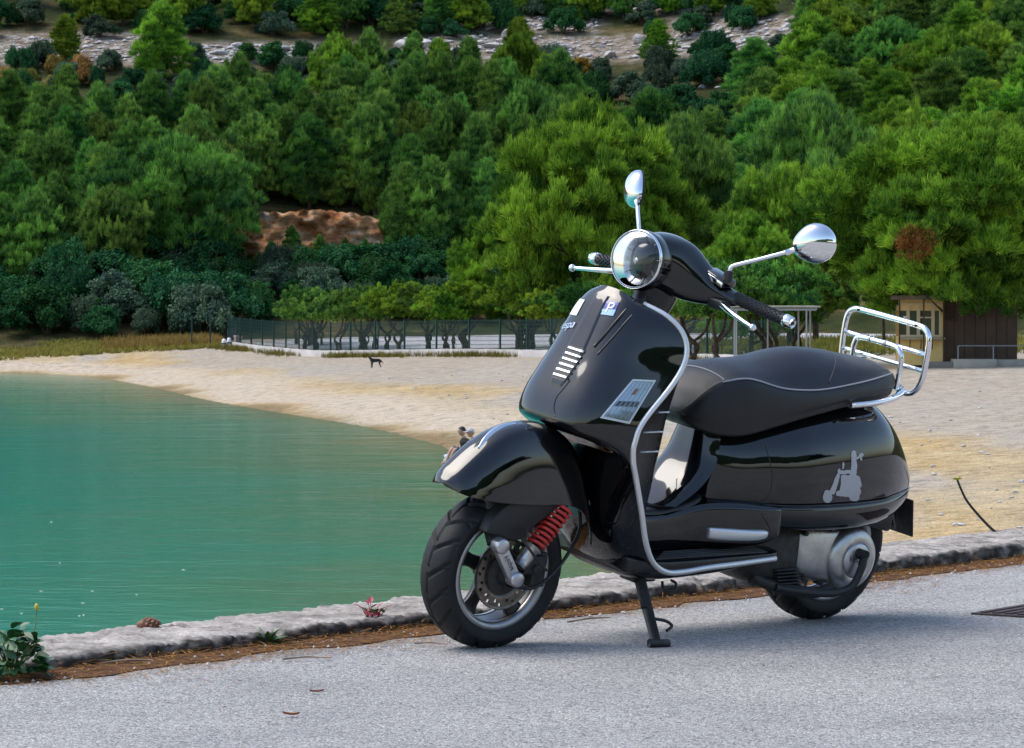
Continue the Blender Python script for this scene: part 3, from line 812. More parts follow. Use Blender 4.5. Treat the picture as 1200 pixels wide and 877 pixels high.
# centre cover of the steering column with its grille
def mkcover():
    zs = np.linspace(1.062, .785, 40); us = np.linspace(-1, 1, 25); G = []
    for z in zs:
        w = np.interp(z, [.785, .795, .82, .86, .91, .97, 1.03, 1.065], [.022, .034, .043, .046, .044, .040, .036, .034])
        ring = []
        for u in us:
            h = shb.ray_cast(Vector((2, w * u, z)), Vector((-1, 0, 0)))[0]
            ed = min((1 - abs(u)) * w, (z - .785) * .9)
            ring.append((h.x - .002 + .0065 * float(sst(0, .012, ed)), w * u, z))
        G.append(ring)
    G = np.array(G); return G.reshape(-1, 3), gridF(len(zs), len(us)), G
V, F, _ = mkcover(); cov = obj('steering_cover', V, F, M['paint'], shd); covb = bvh_of(list(V) + list(shV), list(F) + [tuple(i + len(V) for i in f) for f in shF])
GQ = [(669, 404), (687, 410), (661, 447), (647, 443)]
g0 = patch('grille_recess', covb, GQ, M['rimblack'], cov, .0012, 6, 6)
for k in range(6):
    v0 = .06 + k * .16
    patch('grille_slat', covb, [lerp2(GQ, .0, v0), lerp2(GQ, 1., v0), lerp2(GQ, 1., v0 + .055), lerp2(GQ, .0, v0 + .055)], M['trim'], g0, .005, 6, 2, 0)
BQ = [(712, 353), (726, 355), (719, 371), (704, 369)]
bdg = patch('maker_badge', covb, BQ, M['blue'], cov, .003, 5, 5)
if bdg:
    patch('badge_field', covb, [lerp2(BQ, 0, .62), lerp2(BQ, 1, .55), lerp2(BQ, 1, 1), lerp2(BQ, 0, 1)], M['palebl'], bdg, .0042, 5, 4)
    for q in [(.30, .10, .42, .80), (.42, .10, .72, .20), (.66, .20, .78, .42), (.42, .42, .72, .52)]:
        patch('badge_letter', covb, [lerp2(BQ, q[0], q[1]), lerp2(BQ, q[2], q[1]), lerp2(BQ, q[2], q[3]), lerp2(BQ, q[0], q[3])], M['white'], bdg, .0055, 3, 3)
# moulded ribs beside the cover
for pts, rr in [([(744, 352), (728, 370), (712, 389), (696, 407)], .005), ([(753, 357), (736, 375), (718, 396), (700, 416)], .0035)]:
    P = []
    for a, b in pts:
        h, n = hitb(shb, a, b)
        if h is not None: P.append(tuple(h))
    if len(P) > 2:
        V, F = tube(cr(P, 4), rr, 8); obj('moulded_rib', V, F, M['paint2'], shd)
P = []
for a, b in [(668, 446), (660, 456), (652, 466), (649, 478), (651, 488)]:
    h, n = hitb(shb, a, b)
    if h is not None: P.append(tuple(h))
if len(P) > 2:
    V, F = tube(cr(P, 4), .0022, 8); obj('panel_seam', V, F, M['rimblack'], shd)
# script name and white sticker on the shield's right half
def on_shield(name, TV, TF, y0, z0, dy, tilt, mat, off=.004):
    out = []
    for v in TV:
        yy = y0 + v[0] * dy[0] + v[1] * dy[1]; zz = z0 + v[0] * tilt[0] + v[1] * tilt[1]
        h = shb.ray_cast(Vector((2, yy, zz)), Vector((-1, 0, 0)))[0]
        out.append((h.x + off if h else 1.1, yy, zz))
    return MB().add(out, TF).build(name, mat, shd)
tv, tf = text_mesh('Vespa', .034, .3)
on_shield('script_lettering', tv, tf, -.092, .952, (1, 0), (.28, 1), M['chrome'])
sq = [(x, y) for x in np.linspace(-.022, .022, 5) for y in np.linspace(-.03, .03, 6)]
on_shield('white_sticker', sq, gridF(5, 6), -.085, 1.008, (1, 0), (.1, .8), M['white'], .0025)

# ---- head set: lamp, shell, bars
hs_st = [(.955, .745, 1.250, 1.078), (.945, .742, 1.245, 1.074), (.90, .735, 1.228, 1.066), (.845, .722, 1.188, 1.060), (.80, .712, 1.152, 1.060), (.772, .70, 1.128, 1.064), (.752, .692, 1.112, 1.070), (.742, .692, 1.104, 1.078)]
ys = [0, .035, .07, .105, .14, .175, .205, .222]
def hs_ring(y, xf, xr, zt, zb):
    out = []
    for k in range(20):
        a = 2 * math.pi * k / 20; c, s = math.cos(a), math.sin(a); e = 2 / 2.4
        out.append(((xf + xr) / 2 + (xf - xr) / 2 * math.copysign(abs(c) ** e, c), y, (zt + zb) / 2 + (zt - zb) / 2 * math.copysign(abs(s) ** e, s)))
    return out
ctrl = [hs_ring(-y, *q) for y, q in zip(ys[::-1], hs_st[::-1])][:-1] + [hs_ring(y, *q) for y, q in zip(ys, hs_st)]
V, F, _ = surf(ctrl, 4, 3, False, True, caps=True)
hd = obj('headset', steerh(V), F, M['paint'], sc)
# lamp housing
LC = Vector((.957, 0, 1.170)); LN = Vector((math.cos(R_(7)) * math.cos(R_(7)), math.sin(R_(7)), math.sin(R_(8)))).normalized()
LV = Vector((0, 0, 1)).cross(LN).normalized()
LU = LN.cross(LV)
def lamp_lathe(prof, n=56):
    V = []
    for i in range(n):
        a = 2 * math.pi * i / n
        for r, h in prof: V.append(tuple(LC + LN * h + LV * r * math.cos(a) + LU * r * math.sin(a)))
    return V, gridF(n, len(prof), True, False)
hp = cr([(.085, 0, 0), (.0905, -.015, 0), (.089, -.05, 0), (.080, -.10, 0), (.058, -.16, 0), (.02, -.195, 0), (0.0, -.20, 0)], 4)
V, F = lamp_lathe([(max(p[0], 0), p[1]) for p in hp]); hl = obj('headlamp', steerh(V), F, M['paint'], sc)
V, F = lamp_lathe([(.0862, .002), (.0868, .0055), (.0885, .006), (.0905, .000), (.0902, -.006), (.086, -.009)]); obj('headlamp_rim', steerh(V), F, M['chrome'], hl)
V, F = lamp_lathe([(r, -.002 + .030 * math.sqrt(max(0, 1 - (r / .0862) ** 2))) for r in list(np.linspace(.0855, .07, 5)) + list(np.linspace(.065, 0, 10))]); obj('headlamp_lens', steerh(V), F, M['lens'], hl)
rf = []
for i in range(15):
    r = .080 * (1 - i / 14); rf.append((r * 1.06, -.045 + .050 * (r / .08) ** 2))
V, F = lamp_lathe(rf); obj('reflector', steerh(V), F, M['reflector'], hl)
# facets and bulb shield inside the lamp
for k in range(10):
    a = 2 * math.pi * k / 10 + .2
    P = [tuple(LC + LN * (-.043 + .047 * (r_ / .08) ** 2) + LV * r_ * math.cos(a) + LU * r_ * math.sin(a)) for r_ in np.linspace(.022, .078, 6)]
    V, F = tube(P, .0016, 6); obj('reflector_rib', steerh(V), F, M['silver'], hl)
V, F = lamp_lathe([(.016, -.045), (.016, -.012), (.013, -.004), (0, -.001)], 24); obj('bulb_shield', steerh(V), F, M['chrome'], hl)
# neck
ctrl = []
for z, xf, xr, w in [(1.09, .93, .77, .06), (1.05, .935, .785, .055), (1.0, .955, .815, .052), (.95, .98, .845, .052), (.90, 1.0, .87, .05)]:
    ctrl.append([((xf + xr) / 2 + (xf - xr) / 2 * math.cos(a), w * math.sin(a), z) for a in np.linspace(0, 2 * math.pi, 17)[:-1]])
V, F, _ = surf(ctrl, 3, 2, False, True); obj('steering_neck', steer(V), F, M['paint2'], sc)
for s in (1, -1):
    g0_, g1_ = Vector((.722, s * .205, 1.098)), Vector((.697, s * .392, 1.074))
    d = (g1_ - g0_)
    P = [tuple(g0_ + d * t) for t in (0, .02, .03, .97, .98)]
    V, F = tube(P, [.015, .020, .0175, .0165, .0165], 20); gp = obj('handlebar_grip', steerh(V), F, M['grip'], sc)
    mbx = MB(); dn_ = d.normalized(); na_ = dn_.cross(Vector((0, 0, 1))).normalized(); nb_ = dn_.cross(na_)
    for i in range(18):
        for k in range(10):
            a = 2 * math.pi * (k + .5 * (i % 2)) / 10
            c = g0_ + d * (.08 + .048 * i) + (na_ * math.cos(a) + nb_ * math.sin(a)) * .0172
            mbx.box(tuple(c), (.0042, .0042, .0042), Matrix((na_, dn_, nb_)).transposed())
    mbx.V = steerh(mbx.V); mbx.build('grip_studs', M['grip'], gp)
    P = [tuple(g0_ + d * t) for t in (.98, .985, 1.03, 1.13, 1.15)]
    V, F = tube(P, [.016, .0195, .020, .0175, .0155], 22); bw = obj('bar_end_weight', steerh(V), F, M['chrome'], gp)
    V, F = tube([tuple(g0_ + d * 1.149), tuple(g0_ + d * 1.153)], .006, 10); obj('end_screw', steerh(V), F, M['iron'], bw)
    # lever
    P = cr([(.765, s * .18, 1.078), (.785, s * .215, 1.078), (.803, s * .265, 1.070), (.815, s * .325, 1.060), (.822, s * .372, 1.052)], 5)
    rr = np.interp(np.linspace(0, 1, len(P)), [0, .2, .8, .93, 1], [.010, .0095, .0065, .0065, .006])
    V, F = tube(P, rr, 12); lv = obj('brake_lever', steerh(V), F, M['chrome'], sc)
    bb = bmesh.new(); bmesh.ops.create_uvsphere(bb, u_segments=16, v_segments=10, radius=.0115)
    for v in bb.verts: v.co = AX0 + HS @ (v.co + Vector((.823, s * .376, 1.0515)) - AX0)
    mm = bpy.data.meshes.new('lever_ball'); bb.to_mesh(mm); bb.free(); link('lever_ball', mm, M['chrome'], lv)
    mbx = MB(); mbx.box((.765, s * .185, 1.075), (.045, .06, .03)); mbx.V = steerh(mbx.V); mbx.build('lever_bracket', M['plastic'], sc, bevel=.006)
    # fluid reservoir with chrome frame
    rot = Matrix.Rotation(-s * R_(14), 3, 'X')
    mbx = MB(); mbx.box((.745, s * .150, 1.146), (.062, .092, .026), rot); mbx.V = steerh(mbx.V); rs_ = mbx.build('fluid_reservoir', M['paint'], sc, bevel=.006)
    mbx = MB()
    for cz in (-.010,): mbx.box((.7755, s * .150, 1.144), (.003, .088, .016), rot)
    mbx.V = steerh(mbx.V); mbx.build('reservoir_window', M['chrome'], rs_, bevel=.001)
    # mirror
    V, F = tube([(.752, s * .19, 1.145), (.751, s * .19, 1.158), (.75, s * .19, 1.178)], [.016, .0155, .013], 8); mi = obj('mirror', steerh(V), F, M['plastic'], sc, smooth=False)
    P = cr([(.75, s * .19, 1.165), (.748, s * .190, 1.184), (.738, s * .200, 1.196), (.70, s * .245, 1.222), (.65, s * .305, 1.258), (.632, s * .328, 1.272)], 5)
    V, F = tube(P, .0068, 12); obj('mirror_stem', steerh(V), F, M['chrome'], mi)
    V, F = tube([(.648, s * .308, 1.259), (.636, s * .323, 1.269), (.624, s * .338, 1.278)], [.008, .0095, .0095], 12); obj('stem_collar', steerh(V), F, M['chrome'], mi)
    an = s * R_(33); fwd = Vector((math.cos(an), math.sin(an), .03)).normalized(); lat_ = Vector((0, 0, 1)).cross(fwd).normalized(); upv = fwd.cross(lat_)
    mc = Vector((.592, s * .372, 1.302))
    VV = []; nn_, kk = 36, 12
    for i in range(nn_):
        a = 2 * math.pi * i / nn_
        ca, sa_ = math.cos(a), math.sin(a)
        rx, rz = .0605, .060
        # pear shape towards the stem (inner lower side)
        tow = max(0, math.cos(a - (math.pi + R_(22) if s > 0 else -R_(22))))
        ext = 1 + .22 * tow ** 6
        for k in range(kk):
            t = k / (kk - 1) * math.pi / 2
            rad = math.cos(t); dep = math.sin(t)
            VV.append(tuple(mc + lat_ * (rx * ca * rad * ext) + upv * (rz * sa_ * rad * ext) + fwd * (.040 * dep * (1 - 0))))
    FFm = gridF(nn_, kk, True, False)
    sh_ = obj('mirror_shell', steerh(VV), FFm, M['chrome'], mi)
    V = [tuple(Vector(VV[i * kk]) - fwd * .006) for i in range(nn_)]
    V2 = [VV[i * kk] for i in range(nn_)]
    obj('mirror_rim', steerh(V + V2), [(i, (i + 1) % nn_, (i + 1) % nn_ + nn_, i + nn_) for i in range(nn_)], M['plastic'], mi)
    obj('mirror_glass', steerh(V), [tuple(range(nn_))], M['chrome'], mi, smooth=False)

# ---- floorboard, tunnel, belly
def plan_loft(st, nseg=4, closed=True, p=3.0, nk=24):
    """stations along x: (x, w, zt, zb)"""
    ctrl = []
    for x, w, zt, zb in st:
        ring = []
        for k in range(nk):
            a = 2 * math.pi * k / nk; c, s = math.cos(a), math.sin(a); e = 2 / p
            ring.append((x, w * math.copysign(abs(c) ** e, c), (zt + zb) / 2 + (zt - zb) / 2 * math.copysign(abs(s) ** e, s)))
        ctrl.append(ring)
    return surf(ctrl, nseg, 3, False, True, caps=True)
V, F, _ = plan_loft([(.985, .17, .30, .245), (.95, .205, .296, .248), (.85, .211, .288, .250), (.70, .211, .288, .252), (.55, .210, .290, .255), (.42, .207, .292, .262), (.38, .19, .292, .266)], p=8)
fl = obj('floorboard', V, F, M['paint2'], sc)
for s in (1, -1):
    for k in range(5):
        y = s * (.196 - .017 * k)
        mbx = MB(); mbx.box((.665 - .012 * k, y, .2925), (.46 - .02 * k, .009, .007)); mbx.build('rubber_strip', M['mat'], fl, bevel=.003)
V, F, _ = plan_loft([(.99, .12, .34, .262), (.95, .155, .29, .222), (.85, .165, .27, .205), (.70, .165, .27, .207), (.55, .16, .275, .215), (.44, .15, .28, .23), (.40, .13, .285, .245)], p=3.2)
obj('belly', V, F, M['paint2'], sc)
tun = [(.965, .112, .43, .28), (.90, .114, .415, .28), (.82, .116, .412, .28), (.74, .118, .425, .28), (.68, .128, .44, .28), (.62, .150, .452, .285), (.55, .178, .456, .29), (.47, .200, .452, .30), (.405, .205, .45, .315), (.39, .19, .44, .33)]
V, F, _ = plan_loft(tun, p=5); obj('floor_tunnel', V, F, M['paint'], sc); tb = bvh_of(V, F)
# rubber mat on the tunnel
ctrl = []
for x, w in [(.95, .09), (.90, .098), (.83, .102), (.76, .104), (.70, .110), (.655, .105), (.63, .08)]:
    row = []
    for u in (-1, -.9, -.5, 0, .5, .9, 1):
        h = tb.ray_cast(Vector((x, w * u, 1)), Vector((0, 0, -1)))[0]
        row.append((x, w * u, (h.z if h else .42) + (.008 if abs(u) < .95 else -.002)))
    ctrl.append(row)
V, F, _ = surf(ctrl, 4, 3); tm = obj('tunnel_mat', V, F, M['mat'], sc); tmb = bvh_of(V, F)
for r_, in [(.05,), (.085,), (.12,)]:
    P = []
    for a in np.linspace(-.9, .9, 15):
        x, y = .66 + r_ * 1.5 * math.cos(a), r_ * 1.0 * math.sin(a)
        h = tmb.ray_cast(Vector((x, y, 1)), Vector((0, 0, -1)))[0]
        if h: P.append((x, y, h.z + .0005))
    if len(P) > 3:
        V, F = tube(P, .0025, 6); obj('mat_ridge', V, F, M['mat'], tm)
# foot peg (folded, flush in the side)
pgc = Vector((.545, .206, .348))
ctrl = []
for x, zt, zb, o in [(.645, .362, .335, .0), (.638, .366, .328, .012), (.60, .367, .327, .018), (.52, .366, .330, .020), (.475, .366, .334, .018), (.455, .362, .340, .010), (.45, .356, .346, .0)]:
    yb = tb.ray_cast(Vector((x, 1, (zt + zb) / 2)), Vector((0, -1, 0)))[0]; yb = yb.y if yb else .19
    ctrl.append([(x, yb - .006, zt), (x, yb + o * .8, zt - .002), (x, yb + o, (zt + zb) / 2), (x, yb + o * .6, zb + .002), (x, yb - .006, zb)])
V, F, _ = surf(ctrl, 4, 4); obj('foot_peg', V, F, M['trim'], sc)
P = [hitb(tb, a, b)[0] for a, b in [(884, 594), (895, 606), (902, 620), (903, 634), (899, 646)]]
P = [tuple(p) for p in P if p is not None]
if len(P) > 2:
    V, F = tube(cr(P, 5), .002, 8); obj('panel_seam', V, F, M['rimblack'], sc)

# ---- rear body: under-seat column, side cowls, lower trim, tail
bst = [(.640, .060, .665, .44), (.632, .090, .67, .44), (.615, .112, .67, .44), (.59, .128, .67, .44), (.55, .146, .675, .44), (.50, .162, .685, .44), (.455, .178, .70, .44), (.40, .199, .712, .44), (.34, .214, .724, .44), (.28, .2215, .735, .44), (.16, .2225, .748, .44),
       (.05, .214, .752, .44), (-.06, .194, .738, .44), (-.14, .167, .688, .442), (-.20, .138, .622, .444), (-.25, .108, .552, .446), (-.285, .078, .498, .448), (-.302, .045, .464, .449)]
def bshape(x, w, zt, zb):
    out = []
    H_ = zt - zb
    for (t, k) in [(0, .975), (.12, .995), (.28, .998), (.43, .968), (.57, .91), (.70, .82), (.82, .68), (.91, .50), (.97, .29), (1.0, 0)]:
        out.append((k, zb + H_ * t))
    full = [(x, w * k, z) for k, z in out] + [(x, -w * k, z) for k, z in out[-2::-1]]
    return full
ctrl = [bshape(*q) for q in bst]
V, F, G = surf(ctrl, 4, 3)
bodyV, bodyF = V, F
rb = obj('body_shell', V, F, M['paint'], sc); rbb = bvh_of(V, F)
# front face of the under-seat column closed off and flowing to the tunnel
ctrl = []
for z, x, w in [(.665, .640, .062), (.62, .648, .074), (.57, .660, .084), (.53, .682, .093), (.49, .722, .097), (.46, .765, .098), (.43, .82, .098)]:
    ctrl.append([(x - .05, -w - .022, z), (x - .012, -w, z), (x + .004, -w * .6, z), (x + .006, 0, z), (x + .004, w * .6, z), (x - .012, w, z), (x - .05, w + .022, z)])
V, F, _ = surf(ctrl, 4, 4); obj('column_front_panel', V, F, M['paint'], sc)
# lower trim below the cowl seam
ctrl = []
for x, w, zt, zb in [(.56, .150, .4, .36), (.50, .166, .434, .372), (.40, .199, .436, .362), (.34, .2135, .436, .358), (.28, .221, .436, .354), (.16, .222, .436, .350), (.05, .2135, .436, .350), (-.06, .1935, .437, .355), (-.14, .1665, .439, .362), (-.20, .1375, .441, .370), (-.25, .1075, .443, .378), (-.285, .0775, .445, .386), (-.30, .05, .446, .392), (-.308, .0, .446, .396)]:
    row = []
    for t, k in [(0, -.012), (.06, -.003), (.3, .002), (.7, -.006), (.95, -.022), (1.0, -.035), (.9, -.06)]:
        row.append((x + (.02 if x < -.25 else 0) * 0, max(w + k, .0), zt + (zb - zt) * t))
    ctrl.append(row)
for s in (1, -1):
    V, F, _ = surf([[(p[0], s * p[1], p[2]) for p in r] for r in ctrl], 4, 4); obj('lower_cowl_trim', V, F, M['paint'], sc)
    P = cr([(x, s * (w + .0015), .4385 + (.0 if x > -.1 else .005)) for x, w, zt, zb in bst[5:]], 4)
    V, F = tube(P, .0022, 8); obj('cowl_seam', V, F, M['trim'] if False else M['paint'], sc)
# seam along the front edge of the cowl
P = []
for a, b in [(897, 522), (899, 530), (903, 545), (905, 560), (902, 578), (890, 590)]:
    h, n = hitb(rbb, a, b)
    if h is not None: P.append(tuple(h))
if len(P) > 2:
    V, F = tube(cr(P, 5), .0016, 8); obj('panel_seam', V, F, M['rimblack'], rb)
# tail lamp
ctrl = []
for z, x, w in [(.625, -.190, .025), (.60, -.218, .055), (.56, -.246, .066), (.52, -.272, .056), (.49, -.290, .035)]:
    ctrl.append([(x + .06, -w * 1.1, z), (x + .012, -w, z), (x - .004, -w * .5, z), (x - .008, 0, z), (x - .004, w * .5, z), (x + .012, w, z), (x + .06, w * 1.1, z)])
V, F, _ = surf(ctrl, 4, 4); tl = obj('tail_lamp', V, F, M['redlens'], sc)
P = cr([(c[1][0] - .0, c[1][1], c[1][2]) for c in ctrl] + [(ctrl[-1][3][0], 0, .497)] + [(c[5][0], c[5][1], c[5][2]) for c in ctrl[::-1]], 4)
V, F = tube(P, .005, 8); obj('lamp_surround', V, F, M['chrome'], tl)
# number plate carrier
mbx = MB()
V, F = prism([(-.15, .40), (-.29, .41), (-.30, .30), (-.285, .295), (-.20, .34), (-.12, .34)], -.03, .03); mbx.add(V, F); plc = mbx.build('plate_carrier', M['plastic'], sc, bevel=.004)
mbx = MB(); mbx.box((-.318, .0, .337), (.006, .17, .125), Matrix.Rotation(R_(10), 3, 'Y')); pl = mbx.build('number_plate', M['iron'], sc, bevel=.002)
mbx = MB(); mbx.box((-.3225, .0, .337), (.002, .16, .112), Matrix.Rotation(R_(10), 3, 'Y')); mbx.build('plate_face', M['white'], pl)

# ---- silhouette sticker on the cowl: a scooter with its rider
def inside(poly, x, z):
    c = False; n = len(poly)
    for i in range(n):
        x1, z1 = poly[i]; x2, z2 = poly[(i + 1) % n]
        if (z1 > z) != (z2 > z) and x < (x2 - x1) * (z - z1) / (z2 - z1) + x1: c = not c
    return c
Q = lambda pts: [(960 + a / 4.383, 500 + b / 4.383) for a, b in pts]
st_polys = [Q(p) for p in [
    [(165, 128), (176, 121), (187, 128), (190, 150), (188, 170), (194, 200), (190, 240), (186, 262), (150, 258), (160, 230), (164, 190), (162, 150)],           # head and torso
    [(186, 160), (200, 150), (205, 138), (222, 135), (228, 150), (216, 155), (220, 172), (212, 176), (206, 160), (192, 172)],                                    # raised arm
    [(108, 226), (160, 222), (162, 242), (118, 244), (100, 246), (92, 238), (93, 222), (104, 214)],                                                              # arms to the bar
    [(118, 186), (124, 181), (128, 196), (124, 216), (116, 216)],                                                                                                # mirror
    [(92, 240), (106, 248), (98, 280), (86, 320), (78, 345), (60, 350), (50, 335), (66, 300), (80, 262)],                                                        # leg shield
    [(108, 256), (118, 248), (190, 250), (206, 258), (212, 280), (217, 300), (208, 318), (214, 335), (206, 352), (196, 372), (182, 382), (160, 380), (150, 362), (110, 358), (84, 354), (84, 336), (104, 326), (108, 300)],   # body
    [(180, 362), (206, 350), (204, 372), (190, 384), (170, 382)]]]
wheels_ = [((960 + 41 / 4.383, 500 + 364 / 4.383), 28 / 4.383), ((960 + 40 / 4.383, 500 + 345 / 4.383), 20 / 4.383)]
VV = []; FF_ = []; idx = {}
step = .62
def svert(i, j):
    if (i, j) in idx: return idx[(i, j)]
    h, n = hitb(rbb, 962 + i * step, 526 + j * step)
    if h is None: return None
    idx[(i, j)] = len(VV); VV.append(tuple(h + Vector((0, .0016, 0)))); return idx[(i, j)]
for i in range(int(52 / step)):
    for j in range(int(64 / step)):
        cx_, cy_ = 962 + (i + .5) * step, 526 + (j + .5) * step
        if any(inside(p, cx_, cy_) for p in st_polys) or any((cx_ - c[0]) ** 2 * 1.35 + (cy_ - c[1]) ** 2 < r * r for c, r in wheels_):
            q = [svert(i, j), svert(i + 1, j), svert(i + 1, j + 1), svert(i, j + 1)]
            if None not in q: FF_.append(q)
if FF_: obj('silhouette_sticker', VV, FF_, M['decal'], rb)

# ---- seat
sst_ = [(.716, .712, .708, .020, .035, .682, .030), (.703, .738, .733, .052, .070, .668, .060), (.675, .784, .776, .080, .106, .655, .094), (.63, .826, .811, .103, .135, .647, .124), (.55, .853, .826, .134, .160, .650, .150), (.43, .864, .800, .157, .178, .680, .166),
        (.33, .884, .793, .166, .184, .703, .170), (.25, .893, .795, .167, .184, .718, .170), (.16, .889, .803, .161, .178, .732, .164), (.05, .874, .814, .148, .166, .743, .153), (-.05, .860, .824, .124, .145, .750, .133), (-.115, .845, .824, .092, .113, .756, .10), (-.15, .822, .812, .055, .074, .763, .062), (-.165, .797, .793, .022, .035, .775, .03)]
ctrl = []
for x, zc, zp, wp, wm, zb, wb in sst_:
    zm = zp + (zb - zp) * .5
    half = [(0, zc), (.35 * wp, zc - .10 * (zc - zp)), (.7 * wp, zc - .45 * (zc - zp)), (.93 * wp, zp + .10 * (zc - zp)), (wp, zp), (wp + .55 * (wm - wp), zp - .12 * (zp - zb)), (wm, zm), (wb + .004, zb + .02), (wb, zb + .004), (wb - .02, zb)]
    full = [(x, y, z) for y, z in half] + [(x, 0, zb)] + [(x, -y, z) for y, z in half[:0:-1]]
    ctrl.append(full)
V, F, _ = surf(ctrl, 5, 3, False, True, caps=True)
se = obj('seat', V, F, M['vinyl'], sc)
seb = bvh_of(V, F)
for s in (1, -1):
    P = cr([(x, s * (wp + .002), zp + .001) for x, zc, zp, wp, wm, zb, wb in sst_[3:-1]], 5)
    V, F = tube(P, .0026, 8); obj('seat_piping', V, F, M['piping'], se)
def seam(pts, r=.0022, m='vinyl2'):
    P = []
    for x, y in pts:
        h = seb.ray_cast(Vector((x, y, 2)), Vector((0, 0, -1)))[0]
        if h: P.append(tuple(h))
    V, F = tube(cr(P, 4), r, 8); obj('seat_seam', V, F, M[m], se)
seam([(.62, y) for y in np.linspace(-.10, .10, 9)], .0026, 'piping')
seam([(.10 + .12 * (abs(y) / .15) ** 2, y) for y in np.linspace(-.15, .15, 13)])
# ---- rear rack and grab rail
def ctube(name, pts, r, parent, n=5, closed=False, mat='chrome'):
    P = cr(pts, n, closed); 
    if closed: P = np.vstack([P, P[:1]])
    V, F = tube(P, r, 14, cap=not closed); return obj(name, V, F, M[mat], parent)
XR = -.158
def rx(z): return XR + (z - .76) * -.02
fr_pts = []
for y, z in [(-.10, .765), (-.14, .768), (-.165, .785), (-.183, .82), (-.188, .87), (-.188, .93), (-.182, .962), (-.165, .98), (-.13, .987), (0, .988), (.13, .987), (.165, .98), (.182, .962), (.188, .93), (.188, .87), (.183, .82), (.165, .785), (.14, .768), (.10, .765)]:
    fr_pts.append((rx(z), y, z))
rk_ = ctube('luggage_rack', fr_pts, .0095, sc)
for z in (.904, .850): ctube('rack_bar', [(rx(z), y, z) for y in (-.188, -.06, .06, .188)], .0075, rk_, 3)
ctube('rack_hoop', [(-.135, y, z) for y, z in [(-.112, .775), (-.112, .85), (-.108, .885), (-.088, .905), (0, .908), (.066, .907), (.092, .897), (.105, .875), (.105, .83), (.102, .775)]], .009, rk_)
ctube('grab_rail', [(.13, .166, .742), (.05, .170, .746), (-.02, .165, .752), (-.09, .148, .760), (-.145, .118, .768), (-.165, .08, .772), (-.17, 0, .774), (-.165, -.08, .772), (-.145, -.118, .768), (-.09, -.148, .760), (-.02, -.165, .752), (.05, -.170, .746), (.13, -.166, .742)], .0105, rk_)
for s in (1, -1):
    ctube('rack_strut', [(-.02, s * .10, .742), (-.09, s * .10, .735), (-.14, s * .10, .75), (-.16, s * .10, .785)], .008, rk_)
    for y, z in ((s * .13, .987),):
        V, F = tube([(rx(z) + .0085, y, z), (rx(z) + .0125, y, z)], .005, 8); obj('rack_screw', V, F, M['iron'], rk_)
for y in (-.04, .03): 
    V, F = tube([(-.135, y - .004, .908), (-.135, y + .004, .908)], .0115, 12); obj('rack_clip', V, F, M['silver'], rk_)

# ---- engine and transmission
ctrl = []
for x, zt, zb, yo in [(.245, .31, .225, .09), (.225, .335, .19, .122), (.18, .345, .170, .134), (.11, .338, .155, .140), (.04, .335, .145, .142), (-.03, .325, .150, .138), (-.075, .30, .175, .122), (-.092, .26, .20, .10)]:
    zc = (zt + zb) / 2; hz = (zt - zb) / 2
    ctrl.append([(x, .055, zt), (x, yo - .02, zt - .004), (x, yo, zc + hz * .7), (x, yo + .006, zc), (x, yo, zc - hz * .7), (x, yo - .02, zb + .004), (x, .055, zb)])
V, F, _ = surf(ctrl, 4, 4); eng = obj('transmission_cover', V, F, M['alu'], sc)
V, F = lathe([(.104, .12), (.102, .148), (.094, .163), (.078, .172), (.060, .175), (.056, .172)], 48, (.010, 0, .236)); obj('clutch_housing', V, F, M['alu'], eng)
V, F = lathe([(.057, .170), (.056, .176), (.050, .179), (0, .181)], 40, (.010, 0, .236)); cap_ = obj('cover_disc', V, F, M['silver'], eng)
tv, tf = text_mesh('Vespa', .030, .25)
MB().add([(.018 - v[0], .1818, .242 + v[1] - v[0] * .12) for v in tv], tf).build('script_lettering', M['iron'], cap_)
for bx_, bz_ in [(.215, .325), (.20, .185), (.12, .16), (.10, .332), (-.06, .30), (-.055, .165), (.16, .335)]:
    V, F = tube([(bx_, .11, bz_), (bx_, .143, bz_)], .008, 6); obj('cover_bolt', V, F, M['iron'], eng, smooth=False)
for k in range(6):
    mbx = MB(); mbx.box((.285 - .004 * k, .135 + .001 * k, .215 - .011 * k), (.10, .03, .004)); mbx.build('cooling_fin', M['iron'], eng, bevel=.001)
ctrl_ = cr([(.012, .205, .262), (.016, .206, .225), (.03, .205, .185), (.05, .203, .160), (.09, .20, .147), (.15, .195, .142), (.26, .17, .15), (.33, .15, .16)], 5)
V, F = tube(ctrl_, np.interp(np.linspace(0, 1, len(ctrl_)), [0, .5, 1], [.013, .012, .013]), 12); obj('kick_lever', V, F, M['plastic'], sc)
V, F = tube([(.012, .178, .262), (.012, .212, .262)], .017, 16); obj('lever_boss', V, F, M['plastic'], sc)
